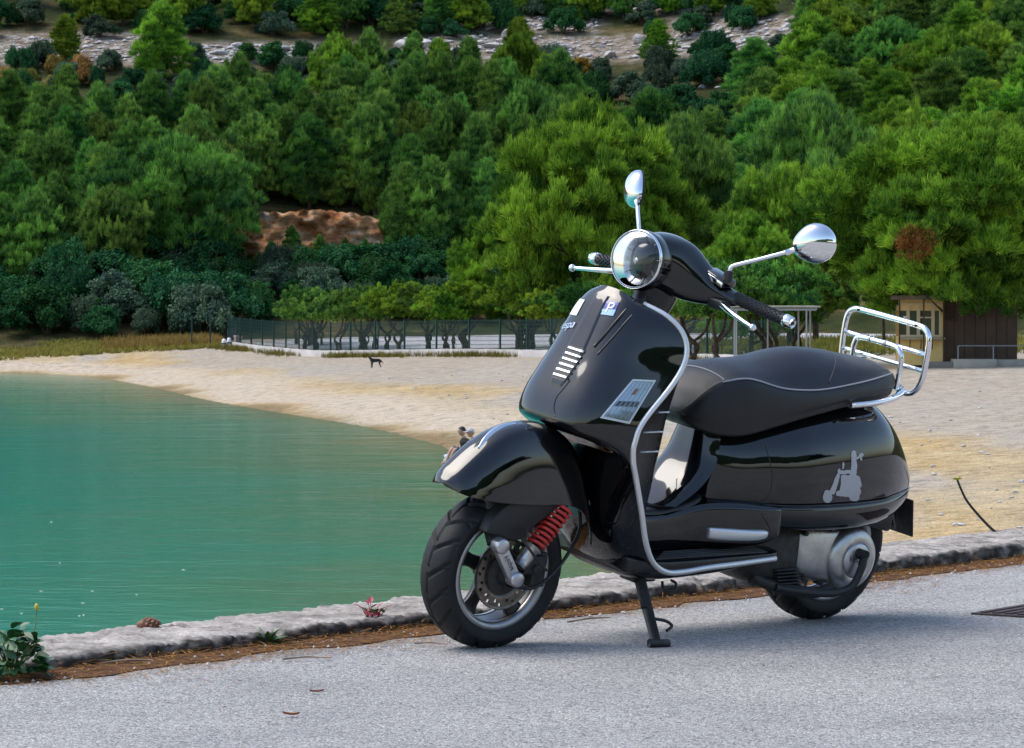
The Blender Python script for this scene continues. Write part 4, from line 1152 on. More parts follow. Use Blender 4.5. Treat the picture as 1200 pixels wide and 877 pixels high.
# dark engine lump, swing arm and inner guard
V, F, _ = plan_loft([(.45, .10, .33, .20), (.40, .13, .35, .165), (.30, .135, .36, .145), (.20, .12, .36, .15), (.10, .075, .35, .16)], p=3.5); obj('engine_block', V, F, M['iron'], sc)
V, F = tube(cr([(.40, .11, .185), (.30, .14, .155), (.16, .15, .135), (.08, .14, .14)], 4), .018, 10); obj('swing_arm', V, F, M['iron'], sc)
ctrl = [[(RC[0] + .262 * math.cos(a) * k, y, RC[2] + .262 * math.sin(a) * k) for y, k in ((-.088, .93), (-.08, .985), (-.05, 1), (.05, 1), (.08, .985), (.088, .93))] for a in np.linspace(R_(35), R_(165), 9)]
V, F, _ = surf(ctrl, 3, 3); obj('mudguard', V, F, M['plastic'], sc)
mbx = MB()
V, F = prism([(-.22, .38), (-.12, .40), (.16, .40), (.20, .345), (.10, .335), (-.02, .345), (-.16, .31), (-.205, .30)], -.09, .10); mbx.add(V, F); mbx.build('inner_guard', M['plastic'], sc, bevel=.01)
V, F = tube(cr([(.42, -.10, .20), (.30, -.14, .16), (.18, -.16, .20), (.05, -.165, .27), (-.15, -.165, .33), (-.28, -.165, .36)], 4), np.interp(np.linspace(0, 1, 21), [0, .35, .45, .95, 1], [.018, .02, .055, .055, .03]), 18); obj('exhaust', V, F, M['plastic'], sc)
# ---- side stand
lz = lambda p: p
foot_w = on_z(770, 757, .004)
d_ = foot_w - Cr; ft = Vector((d_ @ SXv, d_ @ SYv, d_ @ SZv))
top = Vector((.865, .10, .215))
V, F = tube([tuple(top), tuple(top + (ft - top) * .5), tuple(ft + (top - ft) * .04)], [.018, .0165, .015], 12); ss = obj('side_stand', V, F, M['plastic'], sc)
V, F = tube([tuple(ft + Vector((-.035, .012, .008))), tuple(ft + Vector((.03, -.005, .008)))], .013, 10); obj('stand_foot', V, F, M['plastic'], ss)
P = cr([tuple(top + (ft - top) * .62 + Vector((-.01, 0, 0))), tuple(top + (ft - top) * .62 + Vector((-.045, .02, -.004))), tuple(top + (ft - top) * .70 + Vector((-.055, .03, .0))), tuple(top + (ft - top) * .76 + Vector((-.03, .03, 0)))], 5)
V, F = tube(P, .005, 8); obj('stand_tang', V, F, M['plastic'], ss)
P = []
s0_ = top + Vector((.02, .03, -.01)); s1_ = top + (ft - top) * .45 + Vector((.02, .012, 0)); da = (s1_ - s0_)
u1 = da.normalized().cross(Vector((0, 1, 0))).normalized(); u2 = da.normalized().cross(u1)
for i in range(14 * 10): 
    t = i / 140; P.append(tuple(s0_ + da * t + (u1 * math.cos(2 * math.pi * i / 10) + u2 * math.sin(2 * math.pi * i / 10)) * .008))
V, F = tube(P, .0032, 5); obj('stand_spring', V, F, M['iron'], ss)
mbx = MB(); mbx.box((.86, .09, .215), (.09, .07, .03)); mbx.build('stand_bracket', M['plastic'], sc, bevel=.006)
P = cr([tuple(up(776, 682, .16)), tuple(up(778, 691, .18)), tuple(up(790, 692, .18)), tuple(up(792, 684, .17)), tuple(up(786, 680, .16))], 5)
V, F = tube(P, .0045, 8); obj('stand_hook', V, F, M['plastic'], sc)

# =================================================================== VEGETATION
M['pine'] = foliage_mat('pine_needles', (.004, .044, .022), (.32, .56, .085))
M['pine_b'] = foliage_mat('pine_needles_bright', (.008, .058, .014), (.44, .68, .06))
M['pine_n'] = foliage_mat('pine_needles_near', (.008, .062, .014), (.42, .68, .06), vary=.25)
M['scrub'] = foliage_mat('scrub_leaves', (.008, .050, .020), (.06, .17, .055))
M['scrub_g'] = foliage_mat('grey_scrub_leaves', (.03, .062, .042), (.13, .185, .11))
M['dry'] = foliage_mat('dry_grass', (.14, .07, .02), (.42, .27, .09), trans=.15)
M['drygreen'] = foliage_mat('yellowing_grass', (.09, .10, .02), (.34, .29, .07), trans=.15)
M['deadpine'] = foliage_mat('dead_needles', (.10, .03, .012), (.26, .10, .04), trans=.1)
M['autumn'] = foliage_mat('ochre_leaves', (.12, .075, .015), (.34, .22, .04))
M['bark'] = pbr('bark', (.085, .062, .048), .95, bump=1.0, bscale=14, var=.45, vscale=5, spec=.1)
M['twig'] = pbr('grey_twig', (.16, .13, .105), .95, var=.3, spec=.1)

def tri_mesh(name, V, var):
    n = len(V) // 3
    me = mesh_np(name, V, np.arange(3 * n).reshape(-1, 3)); attr(me, 'var', var); return me
def blades(C, D, var, K, length, width, spread, upb, r):
    """K thin triangles round every tuft centre C with main direction D"""
    n = len(C)
    c = np.repeat(C, K, 0); d = np.repeat(D, K, 0); vv = np.repeat(var, K)
    d = d + r.normal(size=(n * K, 3)) * spread + np.array([0, 0, upb]); d /= np.linalg.norm(d, axis=1)[:, None] + 1e-9
    L = length * (.6 + .8 * r.random((n * K, 1)))
    b = c + r.normal(size=(n * K, 3)) * length * .28
    side = np.cross(d, r.normal(size=(n * K, 3))); side /= np.linalg.norm(side, axis=1)[:, None] + 1e-9
    side *= width / 2
    tip = b + d * L
    V = np.stack([b - side, b + side, tip], 1).reshape(-1, 3)
    va = np.stack([vv - .36, vv - .36, vv + .20], 1).ravel() + r.normal(size=3 * n * K) * .03  # blade bases darkened to paint shade into the crown gaps; tips pale young growth
    return V, np.clip(va, 0, 1)
def envelope(shape, t):
    if shape == 'cone': return (1 - t) ** .75 * (.35 + .65 * min(1, t / .18)) + .06
    if shape == 'round': return math.sqrt(max(0, 1 - (2 * t - .9) ** 2 / 1.25)) * .97 + .03
    if shape == 'umbrella': return math.sqrt(max(0, 1 - t ** 2.4)) * (.45 + .55 * min(1, t / .35)) + .05
    if shape == 'oval': return math.sin(math.pi * min(1, (t * .9 + .08))) ** .6
    if shape == 'slim': return (1 - t) ** .6 * (.5 + .5 * min(1, t / .3)) * .9 + .1
    return 1
def pine_mesh(name, seed, H, R, z0, shape, lobes, tufts, K, blen=.26, bw=.05, lobe_r=.2, flat=.62, upb=.5, spread=.5):
    r = np.random.default_rng(seed)
    Cs, Ds, Vs, LC_ = [], [], [], []
    ph = r.random(4) * 6.28
    for i in range(lobes):
        t = ((i + r.random()) / lobes) ** (.85)
        th = i * 2.399 + r.normal() * .5
        irr = 1 + .18 * math.sin(2 * th + ph[0]) + .15 * math.sin(3 * th + ph[1] + 4 * t)
        er = R * envelope(shape, t) * irr
        rad = er * ((.5 + .48 * math.sqrt(r.random())) if i % 4 else (.12 + .4 * r.random())) if t < .93 else er * r.random() * .6
        z = z0 + (H - z0) * t * .95
        lr = R * lobe_r * (.7 + .6 * r.random()) * (1.0 if shape in ('round', 'umbrella') else (.38 + .62 * min(1, envelope(shape, t) * 1.15)))
        lc = np.array([rad * math.cos(th), rad * math.sin(th), z + r.normal() * .12])
        LC_.append(lc)
        lv = r.normal() * .16
        for k in range(tufts):
            d = r.normal(size=3); d[2] = abs(d[2]) * 1.0 - .12; d /= np.linalg.norm(d)
            out = np.array([math.cos(th), math.sin(th), 0]) * .35
            p = lc + (d + out) * lr * np.array([1, 1, flat]) * (.74 + .32 * r.random())
            Cs.append(p); dd = d * .7 + out; Ds.append(dd / (np.linalg.norm(dd) + 1e-9)); Vs.append(np.clip(.44 + lv + .15 * r.normal() + .0 * d[2], 0, 1))
        # upright leading shoots rising from the pad
        for k in range(max(2, tufts // 6)):
            d = r.normal(size=2); d = d / np.linalg.norm(d) * lr * math.sqrt(r.random()) * .9
            hz = flat * lr * math.sqrt(max(0, 1 - (d @ d) / (lr * lr))) * .9; Lc = blen * (1.2 + 1.6 * r.random()); tl_ = r.normal(size=2) * .12 + d / lr * .22
            for q in range(4):
                f_ = (q + .3) / 4 * Lc; Cs.append(lc + np.array([d[0] + tl_[0] * f_, d[1] + tl_[1] * f_, hz + f_])); Ds.append(np.array([tl_[0], tl_[1], .8])); Vs.append(np.clip(.5 + lv + .12 * r.normal(), 0, 1))
    V, va = blades(np.array(Cs), np.array(Ds), np.array(Vs), K, blen, bw, spread, upb, r)
    me = tri_mesh(name, V, va)
    # trunk and limbs
    tv, tf = [], []
    mb = MB(); lean = r.normal(size=2) * .04
    P = [(lean[0] * z * z / H + .1 * math.sin(z * 1.3 + ph[2]), lean[1] * z + .1 * math.sin(z * 1.1 + ph[3]), z) for z in np.linspace(-.4, H * .86, 9)]
    P[0] = (P[1][0], P[1][1], -.4)
    mb.tube(P, np.linspace(.024 * H, .006 * H, 9), 8)
    for lc in LC_[::5]:
        z = max(z0 * .6, lc[2] - .35 * math.hypot(lc[0], lc[1]) - .2); z = min(z, H * .84)
        bx = np.interp(z, [p[2] for p in P], [p[0] for p in P]); by = np.interp(z, [p[2] for p in P], [p[1] for p in P])
        m_ = ((bx + lc[0]) / 2, (by + lc[1]) / 2, z + (lc[2] - z) * .35)
        mb.tube([(bx, by, z), m_, tuple(lc)], [.008 * H, .005 * H, .002 * H], 5, False)
    tm_ = bpy.data.meshes.new(name + '_trunk'); tm_.from_pydata(mb.V, [], mb.F); tm_.update(); tm_.materials.append(M['bark'])
    tm_.polygons.foreach_set('use_smooth', np.ones(len(tm_.polygons), dtype=bool))
    return me, tm_, H, R
def shrub_mesh(name, seed, H, R, lobes, tufts, K, leaf=.12, flat=.75):
    r = np.random.default_rng(seed); Cs, Ds, Vs = [], [], []
    for i in range(lobes):
        th = i * 2.399 + r.normal() * .4; q = math.sqrt((i + .5) / lobes); rad = R * .78 * q * (1 + .35 * math.sin(2 * th + seed) + .2 * math.sin(5 * th))
        z = H * (.15 + .60 * (1 - q * q) ** .5 * (.35 + .8 * r.random()))
        lr = R * .30 * (.7 + .6 * r.random()); lv = r.normal() * .12
        for k in range(tufts):
            d = r.normal(size=3); d[2] = abs(d[2]) - .3; d /= np.linalg.norm(d)
            Cs.append(np.array([rad * math.cos(th), rad * math.sin(th), z]) + d * lr * np.array([1, 1, flat]) * (.5 + .55 * r.random())); Ds.append(d); Vs.append(.42 + lv + .18 * r.normal())
    C = np.array(Cs); n = len(C); c = np.repeat(C, K, 0) + r.normal(size=(n * K, 3)) * leaf * 1.1
    nrm = np.repeat(np.array(Ds), K, 0) + r.normal(size=(n * K, 3)) * .7 + np.array([0, 0, .3]); nrm /= np.linalg.norm(nrm, axis=1)[:, None]
    a = np.cross(nrm, r.normal(size=(n * K, 3))); a /= np.linalg.norm(a, axis=1)[:, None]; b = np.cross(nrm, a)
    s = leaf * (.6 + .8 * r.random((n * K, 1)))
    Q = np.stack([c - a * s * .8, c + b * s * .45, c + a * s * .8, c - b * s * .45], 1).reshape(-1, 3)
    Q[:, 2] = np.maximum(Q[:, 2], -.1)
    me = mesh_np(name, Q, np.arange(len(Q)).reshape(-1, 4))
    va = np.repeat(np.clip(np.repeat(np.array(Vs), K) + r.normal(size=n * K) * .08, 0, 1), 4); attr(me, 'var', va)
    mb = MB()
    for k in range(6):
        th = k * 1.05 + r.random(); mb.tube([(0.05 * math.cos(th), .05 * math.sin(th), -.2), (R * .25 * math.cos(th), R * .25 * math.sin(th), H * .35), (R * .5 * math.cos(th + .3), R * .5 * math.sin(th + .3), H * .68)], [.022 * H, .016 * H, .006 * H], 5, False)
    st = bpy.data.meshes.new(name + '_stem'); st.from_pydata(mb.V, [], mb.F); st.update(); st.materials.append(M['bark'])
    return me, st, H, R
def kidmesh(me, mat):
    m2 = me.copy(); m2.materials.clear(); m2.materials.append(mat); return m2

LIB = {}
def lib(key, tup, mats):
    me, st, H, R = tup
    for mk in mats:
        m2 = me if mk == mats[0] else me.copy()
        m2.materials.clear(); m2.materials.append(M[mk])
        LIB[(key, mk)] = (m2, st, H, R)
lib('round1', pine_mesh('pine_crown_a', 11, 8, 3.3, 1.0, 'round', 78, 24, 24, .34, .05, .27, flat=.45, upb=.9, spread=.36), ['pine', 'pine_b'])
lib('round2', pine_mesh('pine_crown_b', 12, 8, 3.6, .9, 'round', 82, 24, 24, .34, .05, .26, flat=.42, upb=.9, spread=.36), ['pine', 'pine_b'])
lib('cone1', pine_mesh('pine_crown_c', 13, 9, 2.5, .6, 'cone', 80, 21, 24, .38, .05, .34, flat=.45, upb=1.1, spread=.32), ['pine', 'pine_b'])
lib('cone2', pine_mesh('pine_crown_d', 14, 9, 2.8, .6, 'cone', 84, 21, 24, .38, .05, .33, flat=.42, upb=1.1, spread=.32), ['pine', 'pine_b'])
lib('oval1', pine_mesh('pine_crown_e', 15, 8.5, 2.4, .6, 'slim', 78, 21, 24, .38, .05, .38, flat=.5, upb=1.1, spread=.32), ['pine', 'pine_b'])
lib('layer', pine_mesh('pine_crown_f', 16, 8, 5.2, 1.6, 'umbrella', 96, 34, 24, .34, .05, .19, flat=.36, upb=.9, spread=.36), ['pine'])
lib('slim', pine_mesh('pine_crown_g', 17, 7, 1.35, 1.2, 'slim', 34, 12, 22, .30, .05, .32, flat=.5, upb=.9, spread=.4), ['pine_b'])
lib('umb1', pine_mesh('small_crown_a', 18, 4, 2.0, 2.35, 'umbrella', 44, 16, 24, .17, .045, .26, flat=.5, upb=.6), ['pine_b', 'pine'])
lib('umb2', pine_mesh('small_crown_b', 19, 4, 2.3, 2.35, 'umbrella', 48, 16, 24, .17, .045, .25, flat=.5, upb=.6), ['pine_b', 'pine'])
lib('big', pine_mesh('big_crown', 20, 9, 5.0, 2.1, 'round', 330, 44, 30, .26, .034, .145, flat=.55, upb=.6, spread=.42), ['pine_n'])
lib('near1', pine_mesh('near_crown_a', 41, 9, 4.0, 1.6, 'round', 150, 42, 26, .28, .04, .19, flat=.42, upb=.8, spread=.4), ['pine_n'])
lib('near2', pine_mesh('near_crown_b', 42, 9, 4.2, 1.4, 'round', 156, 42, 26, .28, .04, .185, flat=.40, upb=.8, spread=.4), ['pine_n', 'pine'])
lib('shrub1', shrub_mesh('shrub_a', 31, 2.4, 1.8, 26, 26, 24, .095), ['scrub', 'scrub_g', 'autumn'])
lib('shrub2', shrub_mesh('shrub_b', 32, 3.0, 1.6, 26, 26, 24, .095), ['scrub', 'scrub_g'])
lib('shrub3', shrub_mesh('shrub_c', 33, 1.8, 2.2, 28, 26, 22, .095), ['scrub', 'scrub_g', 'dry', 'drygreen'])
TRUNKNAME = {'shrub': 'stem'}
def plant_tree(key, mat, base, height, label, group, width=None, name=None, rz=None, cat=None):
    me, st, H, R = LIB[(key, mat)]
    sh_ = key.startswith('shrub')
    e = empty(name or ('shrub' if sh_ else 'pine_tree'), base, rng.random() * 6.28 if rz is None else rz)
    s = height / H; sx = s if width is None else width / (2 * R * 1.05)
    e.scale = (sx, sx, s)
    tag(e, label, cat or ('shrub' if sh_ else 'tree'), group)
    a = bpy.data.objects.new('crown' if not sh_ else 'foliage', me); col.objects.link(a); a.parent = e
    b = bpy.data.objects.new('trunk' if not sh_ else 'stem', st); col.objects.link(b); b.parent = e
    return e
def tree_px(key, mat, px, py, top, label, group=None, wpx=None, **kw):
    """base seen at (px,py) on the terrain, crown top at pixel row `top`"""
    P = hit_terrain(px, py); d = P[1]
    return plant_tree(key, mat, (P[0], P[1], P[2]), (py - top) * d / FPX, label, group, None if wpx is None else wpx * d / FPX, **kw)
def tree_d(key, mat, px, d, top, label, group=None, wpx=None, **kw):
    X_ = (px - CX) / FPX * d; z = float(terrain(X_, d)); py = YH - (z - HC) * FPX / d
    return plant_tree(key, mat, (X_, d, z), (py - top) * d / FPX, label, group, None if wpx is None else wpx * d / FPX, **kw)

# ---- hand-placed trees
BG = 'pines standing behind the wire fence'
tree_px('layer', 'pine', 208, 326, 172, 'broad spreading pine with tiered branches beside the red earth bank', wpx=190)
tree_d('near2', 'pine_n', 690, 160, 138, 'tall rounded bright pine behind the fence, largest beside the bent row of trees', wpx=230)
tree_d('near1', 'pine_n', 610, 168, 245, 'lower pine bulging out at the foot of the largest rounded pine', wpx=130)
tree_d('near2', 'pine', 800, 172, 152, 'rounded dark pine standing directly behind the scooter lamp', wpx=150)
tree_d('near2', 'pine', 955, 165, 128, 'domed dark green pine above the metal frame shelter', wpx=168)
tree_d('near1', 'pine_n', 925, 150, 205, 'bushy pine with low crown over the metal frame shelter', wpx=150)
tree_d('near2', 'pine_n', 880, 142, 262, 'small low pine crown just behind the metal frame shelter', wpx=130)
BIGT = tree_d('big', 'pine_n', 1140, 125.4, 158, 'huge round bright green pine overhanging the kiosk', wpx=330, rz=.6)
tree_d('slim', 'pine_b', 1072, 150, 132, 'taller of two slender yellowish pines above the huge round pine', wpx=38)
tree_d('slim', 'pine_b', 1036, 152, 162, 'shorter of two slender yellowish pines above the huge round pine', wpx=36)
tree_px('cone1', 'pine_b', 77, 72, 20, 'small bright young pine on the bare rocky ledge', wpx=40)
tree_px('oval1', 'pine_b', 190, 95, 8, 'tall bright pine rising from the ledge next to limestone blocks', wpx=66)
tree_px('cone1', 'pine_b', 771, 76, 26, 'lone bright conical pine among white stones of the ledge', wpx=42)
tree_px('round1', 'scrub', 1019, 58, 32, 'dark ball-shaped bush on the white stony ledge', wpx=32, name='shrub', cat='shrub') if False else None
P = hit_terrain(1020, 60); plant_tree('shrub1', 'scrub', tuple(P), 29 * P[1] / FPX, 'dark ball-shaped bush on the white stony ledge', None, 34 * P[1] / FPX)
P = hit_terrain(823, 68); plant_tree('shrub1', 'scrub', tuple(P), 24 * P[1] / FPX, 'small dark round bush at the end of the stony ledge', None, 30 * P[1] / FPX)
P = hit_terrain(681, 92); plant_tree('shrub1', 'autumn', tuple(P), 28 * P[1] / FPX, 'ochre yellow bush amid grey scrub below the ledge', None, 36 * P[1] / FPX)
tree_px('cone2', 'pine_b', 508, 312, 255, 'small young pine at the stony end of the red earth bank', wpx=40)

# ---- scattered stands
def scatter(poly_rows, n, mind, seed):
    r = np.random.default_rng(seed); pts = []
    tries = 0
    while len(pts) < n and tries < 6000:
        tries += 1
        x0, x1, y0, y1 = poly_rows[r.integers(len(poly_rows))]
        p = (x0 + (x1 - x0) * r.random(), y0 + (y1 - y0) * r.random())
        if all((p[0] - q[0]) ** 2 + ((p[1] - q[1]) * 1.6) ** 2 > mind * mind for q in pts): pts.append(p)
    return pts, r
SHAPE = {'cone1': 'pointed', 'cone2': 'broad pointed', 'oval1': 'slender', 'round1': 'rounded', 'round2': 'broad rounded', 'shrub1': 'round', 'shrub2': 'upright', 'shrub3': 'low spreading'}
TONE = {'pine': 'deep green', 'pine_b': 'bright green', 'scrub': 'dark green', 'scrub_g': 'grey-green', 'dry': 'brown', 'drygreen': 'straw-coloured'}
def stand(rects, n, mind, seed, keys, mats, h0, h1, asp, label, group, **kw):
    pts, r = scatter(rects, n, mind, seed)
    for px, py in pts:
        k = keys[r.integers(len(keys))]; m = mats[r.integers(len(mats))]
        q = r.random(); h = h0 + (h1 - h0) * q
        P = hit_terrain(px, py)
        w = h * asp * (.85 + .3 * r.random())
        size = 'small' if q < .33 else 'tall' if q > .67 else 'medium-sized'
        plant_tree(k, m, tuple(P), h * P[1] / FPX, size + ' ' + SHAPE[k] + ' ' + TONE[m] + ' ' + label, group, w * P[1] / FPX, rz=r.random() * 6.28, **kw)
PK = ['cone1', 'cone2', 'oval1', 'round1', 'cone1', 'oval1']
stand([(-120, 240, 190, 305)], 38, 31, 1, PK, ['pine'], 90, 122, .62, 'pine in the dense stand above the water', 'pines of the waterside stand')
stand([(-120, 120, 300, 350), (120, 160, 310, 350)], 9, 36, 2, PK, ['pine'], 88, 118, .68, 'pine at the lower edge of the waterside stand', 'pines at the lower edge of the waterside stand')
stand([(235, 450, 178, 248)], 22, 30, 3, PK, ['pine'], 86, 116, .62, 'pine growing on top of the red earth bank', 'pines above the red earth bank')
stand([(462, 680, 180, 310), (430, 680, 180, 262)], 40, 30, 4, ['cone1', 'cone2', 'oval1', 'cone1', 'round1'], ['pine'], 90, 125, .58, 'pine in the main stand beside the red earth bank', 'pines of the main stand')
stand([(380, 640, 115, 180)], 15, 34, 5, PK, ['pine', 'pine_b'], 72, 100, .6, 'pine in the main stand right under the ledge', 'pines at the upper edge of the main stand')
stand([(690, 900, 215, 300)], 12, 40, 6, PK, ['pine'], 85, 115, .8, 'pine between the main stand and the domed pine', 'pines behind the domed trees')
stand([(880, 1330, 120, 235)], 40, 34, 7, PK, ['pine', 'pine_b', 'pine_b'], 75, 108, .9, 'pine on the wooded slope above the kiosk', 'pines of the wooded slope')
stand([(960, 1330, 30, 120)], 26, 32, 8, PK, ['pine', 'pine_b'], 62, 90, .85, 'pine past the end of the stony ledge', 'pines high on the wooded slope')
stand([(-100, 560, 4, 46)], 24, 28, 9, PK, ['pine', 'pine_b'], 45, 80, .8, 'pine on the top slope behind the blocky ledge', 'pines above the blocky ledge')
stand([(560, 960, -10, 26)], 14, 30, 10, PK, ['pine', 'pine_b'], 40, 70, .8, 'pine on the top slope behind the white stony ledge', 'pines above the stony ledge')
stand([(940, 1320, 235, 330)], 14, 40, 11, PK, ['pine_b', 'pine'], 90, 120, .9, 'pine low on the slope behind the huge round pine', 'pines behind the huge round pine')
# shrubs
SK = ['shrub1', 'shrub2', 'shrub3']
stand([(-100, 900, -8, 46)], 78, 17, 21, SK, ['scrub', 'scrub', 'scrub_g'], 22, 38, 1.3, 'bush on the top slope above the ledges', 'bushes above the ledges')
stand([(220, 600, 70, 125), (-80, 230, 74, 130)], 48, 20, 22, SK, ['scrub', 'scrub_g'], 22, 36, 1.25, 'bush between the blocky ledge and the pines', 'bushes below the blocky ledge')
stand([(600, 940, 70, 215)], 70, 19, 23, SK, ['scrub', 'scrub', 'scrub_g', 'scrub_g'], 24, 40, 1.25, 'maquis bush on the slope under the stony ledge', 'maquis bushes under the stony ledge')
stand([(-90, 120, 84, 112)], 9, 22, 24, ['shrub3'], ['drygreen', 'dry'], 16, 22, 1.6, 'dry bush on the terrace below the bare ledge', 'dry bushes on the terrace')
stand([(-100, 255, 322, 398)], 44, 22, 25, SK, ['scrub', 'scrub', 'scrub', 'scrub_g'], 28, 74, 1.35, 'bush at the foot of the waterside slope', 'bushes at the foot of the waterside slope')
stand([(240, 570, 318, 376)], 40, 22, 26, SK, ['scrub', 'scrub', 'scrub_g'], 18, 52, 1.45, 'bush between the red earth bank and the fence', 'bushes between bank and fence')
stand([(255, 470, 302, 318)], 8, 22, 27, ['cone1', 'oval1'], ['pine'], 22, 40, .6, 'young pine in front of the red earth bank', 'young pines before the bank')
stand([(560, 960, 330, 372)], 14, 34, 28, SK, ['scrub'], 34, 55, 1.2, 'bush in the shade under the rounded pines', 'bushes under the rounded pines')

# ---- limestone ledges
M['lime'] = pbr('limestone', (.46, .435, .42), .95, bump=1, bscale=3.0, var=.35, vscale=2.2, spec=.1)
M['lime_o'] = pbr('stained_limestone', (.38, .30, .23), .95, bump=1, bscale=3.0, var=.4, vscale=2.2, spec=.1)
def rock_mesh(seed):
    r = np.random.default_rng(seed); bb = bmesh.new(); bmesh.ops.create_icosphere(bb, subdivisions=3, radius=1)
    pl_ = [(lambda v: v / np.linalg.norm(v))(r.normal(size=3)) for _ in range(13)]; of = r.uniform(.55, .85, 13)
    for v in bb.verts:
        p = np.array(v.co)
        for n_, o_ in zip(pl_, of):
            k = p @ n_
            if k > o_: p = p - n_ * (k - o_)
        v.co = p + r.normal(size=3) * .018
    me = bpy.data.meshes.new('rock'); bb.to_mesh(me); bb.free(); me.materials.append(M['lime']); return me
RM = [rock_mesh(s) for s in range(6)]
RM2 = []
for m_ in RM[:3]:
    q = m_.copy(); q.materials.clear(); q.materials.append(M['lime_o']); RM2.append(q)
def rocks(rects, n, seed, wmin, wmax, label, group, ms=None):
    r = np.random.default_rng(seed); ms = ms or RM
    for i in range(n):
        x0, x1, y0, y1 = rects[r.integers(len(rects))]
        P = hit_terrain(x0 + (x1 - x0) * r.random(), y0 + (y1 - y0) * r.random())
        o = bpy.data.objects.new('rock', ms[r.integers(len(ms))]); col.objects.link(o)
        w = (wmin + (wmax - wmin) * r.random() ** 2) * P[1] / FPX / 1.5
        o.location = (P[0], P[1], P[2] + w * .12); o.scale = (w, w * .7, w * (.25 + .22 * r.random())); o.rotation_euler = (r.normal() * .15, r.normal() * .15, r.random() * 6.28)
        tag(o, label, 'rock', group)
rocks([(235, 400, 56, 72)], 30, 1, 7, 26, 'pale limestone block in the blocky ledge behind the tall bright pine', 'rocks of the blocky ledge')
rocks([(-60, 110, 46, 72)], 24, 2, 6, 18, 'pale stone on the bare orange ledge beside the small young pine', 'rocks of the bare ledge', RM + RM2)
rocks([(470, 800, 46, 72), (470, 640, 44, 58)], 60, 3, 6, 28, 'pale limestone block in the long ledge above the central pine stand', 'rocks of the long ledge')
rocks([(795, 1060, 28, 66)], 90, 4, 5, 16, 'whitish stone in the long stony ledge on the upper slope', 'rocks of the stony ledge')
rocks([(560, 700, 22, 36), (700, 860, 5, 16), (930, 1000, 4, 20)], 26, 5, 5, 15, 'whitish stone on the top slope above the ledges', 'rocks of the top slope')
rocks([(690, 860, 100, 170)], 8, 6, 7, 14, 'small pale stone showing among maquis bushes', 'rocks among the maquis')

# scree of small stones along the ledges
r = np.random.default_rng(91); mb_V = []; mb_F = []
for a, b_, c_, d_ in [(-60, 205, 44, 74), (235, 405, 54, 74), (470, 800, 44, 70), (560, 700, 22, 36), (790, 1065, 24, 64), (790, 1065, 24, 64), (700, 860, 4, 16)]:
    for i in range(330):
        px, py = r.uniform(a, b_), r.uniform(c_, d_)
        D_ = 278 + (70 - py) * .55 
        X_ = (px - CX) / FPX * D_; zt = float(terrain(X_, D_)) if False else None
        mb_V.append((px, py))
PXY = np.array(mb_V); ds = np.linspace(255, 330, 160)
pts = []
for px, py in PXY:
    rr_ = ray(px, py); P_ = CC[None] + rr_[None] * ds[:, None]; pts.append(P_)
PA = np.array(pts); TZ = terrain(PA[:, :, 0].ravel(), PA[:, :, 1].ravel()).reshape(PA.shape[:2]); hitI = np.argmax(PA[:, :, 2] < TZ, axis=1)
C = PA[np.arange(len(PA)), hitI]; C[:, 2] = TZ[np.arange(len(PA)), hitI]
base_oct = np.array([(1, 0, 0), (-1, 0, 0), (0, 1, 0), (0, -1, 0), (0, 0, 1), (0, 0, -.4)]); fo = np.array([(0, 2, 4), (2, 1, 4), (1, 3, 4), (3, 0, 4), (2, 0, 5), (1, 2, 5), (3, 1, 5), (0, 3, 5)])
sz = (.10 + .32 * r.random(len(C)) ** 2.5)
V = (base_oct[None] * r.uniform(.5, 1.3, (len(C), 6, 1)) * np.array([1.3, 1, .55])) * sz[:, None, None] + C[:, None]
F = (fo[None] + 6 * np.arange(len(C))[:, None, None]).reshape(-1, 3)
o = obj('scree', V.reshape(-1, 3), F, M['lime'], smooth=False); tag(o, 'scatter of small limestone rubble along the ledges', 'rubble', kind='stuff')

# ---- red earth bank
def bank_mat():
    m, nt, b = new_mat('red_earth_bank')
    tc = nt.nodes.new('ShaderNodeTexCoord'); b.inputs['Roughness'].default_value = 1; b.inputs['Specular IOR Level'].default_value = .1
    mp = nt.nodes.new('ShaderNodeMapping'); mp.inputs['Scale'].default_value = (.5, .5, 1.4); nt.links.new(tc.outputs['Object'], mp.inputs[0])
    n1 = nt.nodes.new('ShaderNodeTexNoise'); n1.inputs['Scale'].default_value = .9; n1.inputs['Detail'].default_value = 8; n1.inputs['Roughness'].default_value = .7
    n2 = nt.nodes.new('ShaderNodeTexNoise'); n2.inputs['Scale'].default_value = 4; n2.inputs['Detail'].default_value = 6; n2.inputs['Roughness'].default_value = .75
    for n in (n1, n2): nt.links.new(mp.outputs[0], n.inputs['Vector'])
    r1 = ramp(nt, [(.33, (.20, .075, .035)), (.44, (.52, .23, .10)), (.52, (.62, .33, .16)), (.60, (.54, .43, .32)), (.7, (.58, .53, .48))]); nt.links.new(n1.outputs['Fac'], r1.inputs[0])
    r2 = ramp(nt, [(.32, (.45, .45, .45)), (.5, (1, 1, 1)), (.7, (1.2, 1.2, 1.2))]); nt.links.new(n2.outputs['Fac'], r2.inputs[0])
    x = nt.nodes.new('ShaderNodeMix'); x.data_type = 'RGBA'; x.blend_type = 'MULTIPLY'; x.inputs[0].default_value = 1
    nt.links.new(r1.outputs[0], x.inputs[6]); nt.links.new(r2.outputs[0], x.inputs[7]); nt.links.new(x.outputs[2], b.inputs['Base Color'])
    bp = nt.nodes.new('ShaderNodeBump'); bp.inputs['Strength'].default_value = 1; bp.inputs['Distance'].default_value = .3
    nt.links.new(n2.outputs['Fac'], bp.inputs['Height']); nt.links.new(bp.outputs[0], b.inputs['Normal'])
    return m
DB = 219.0
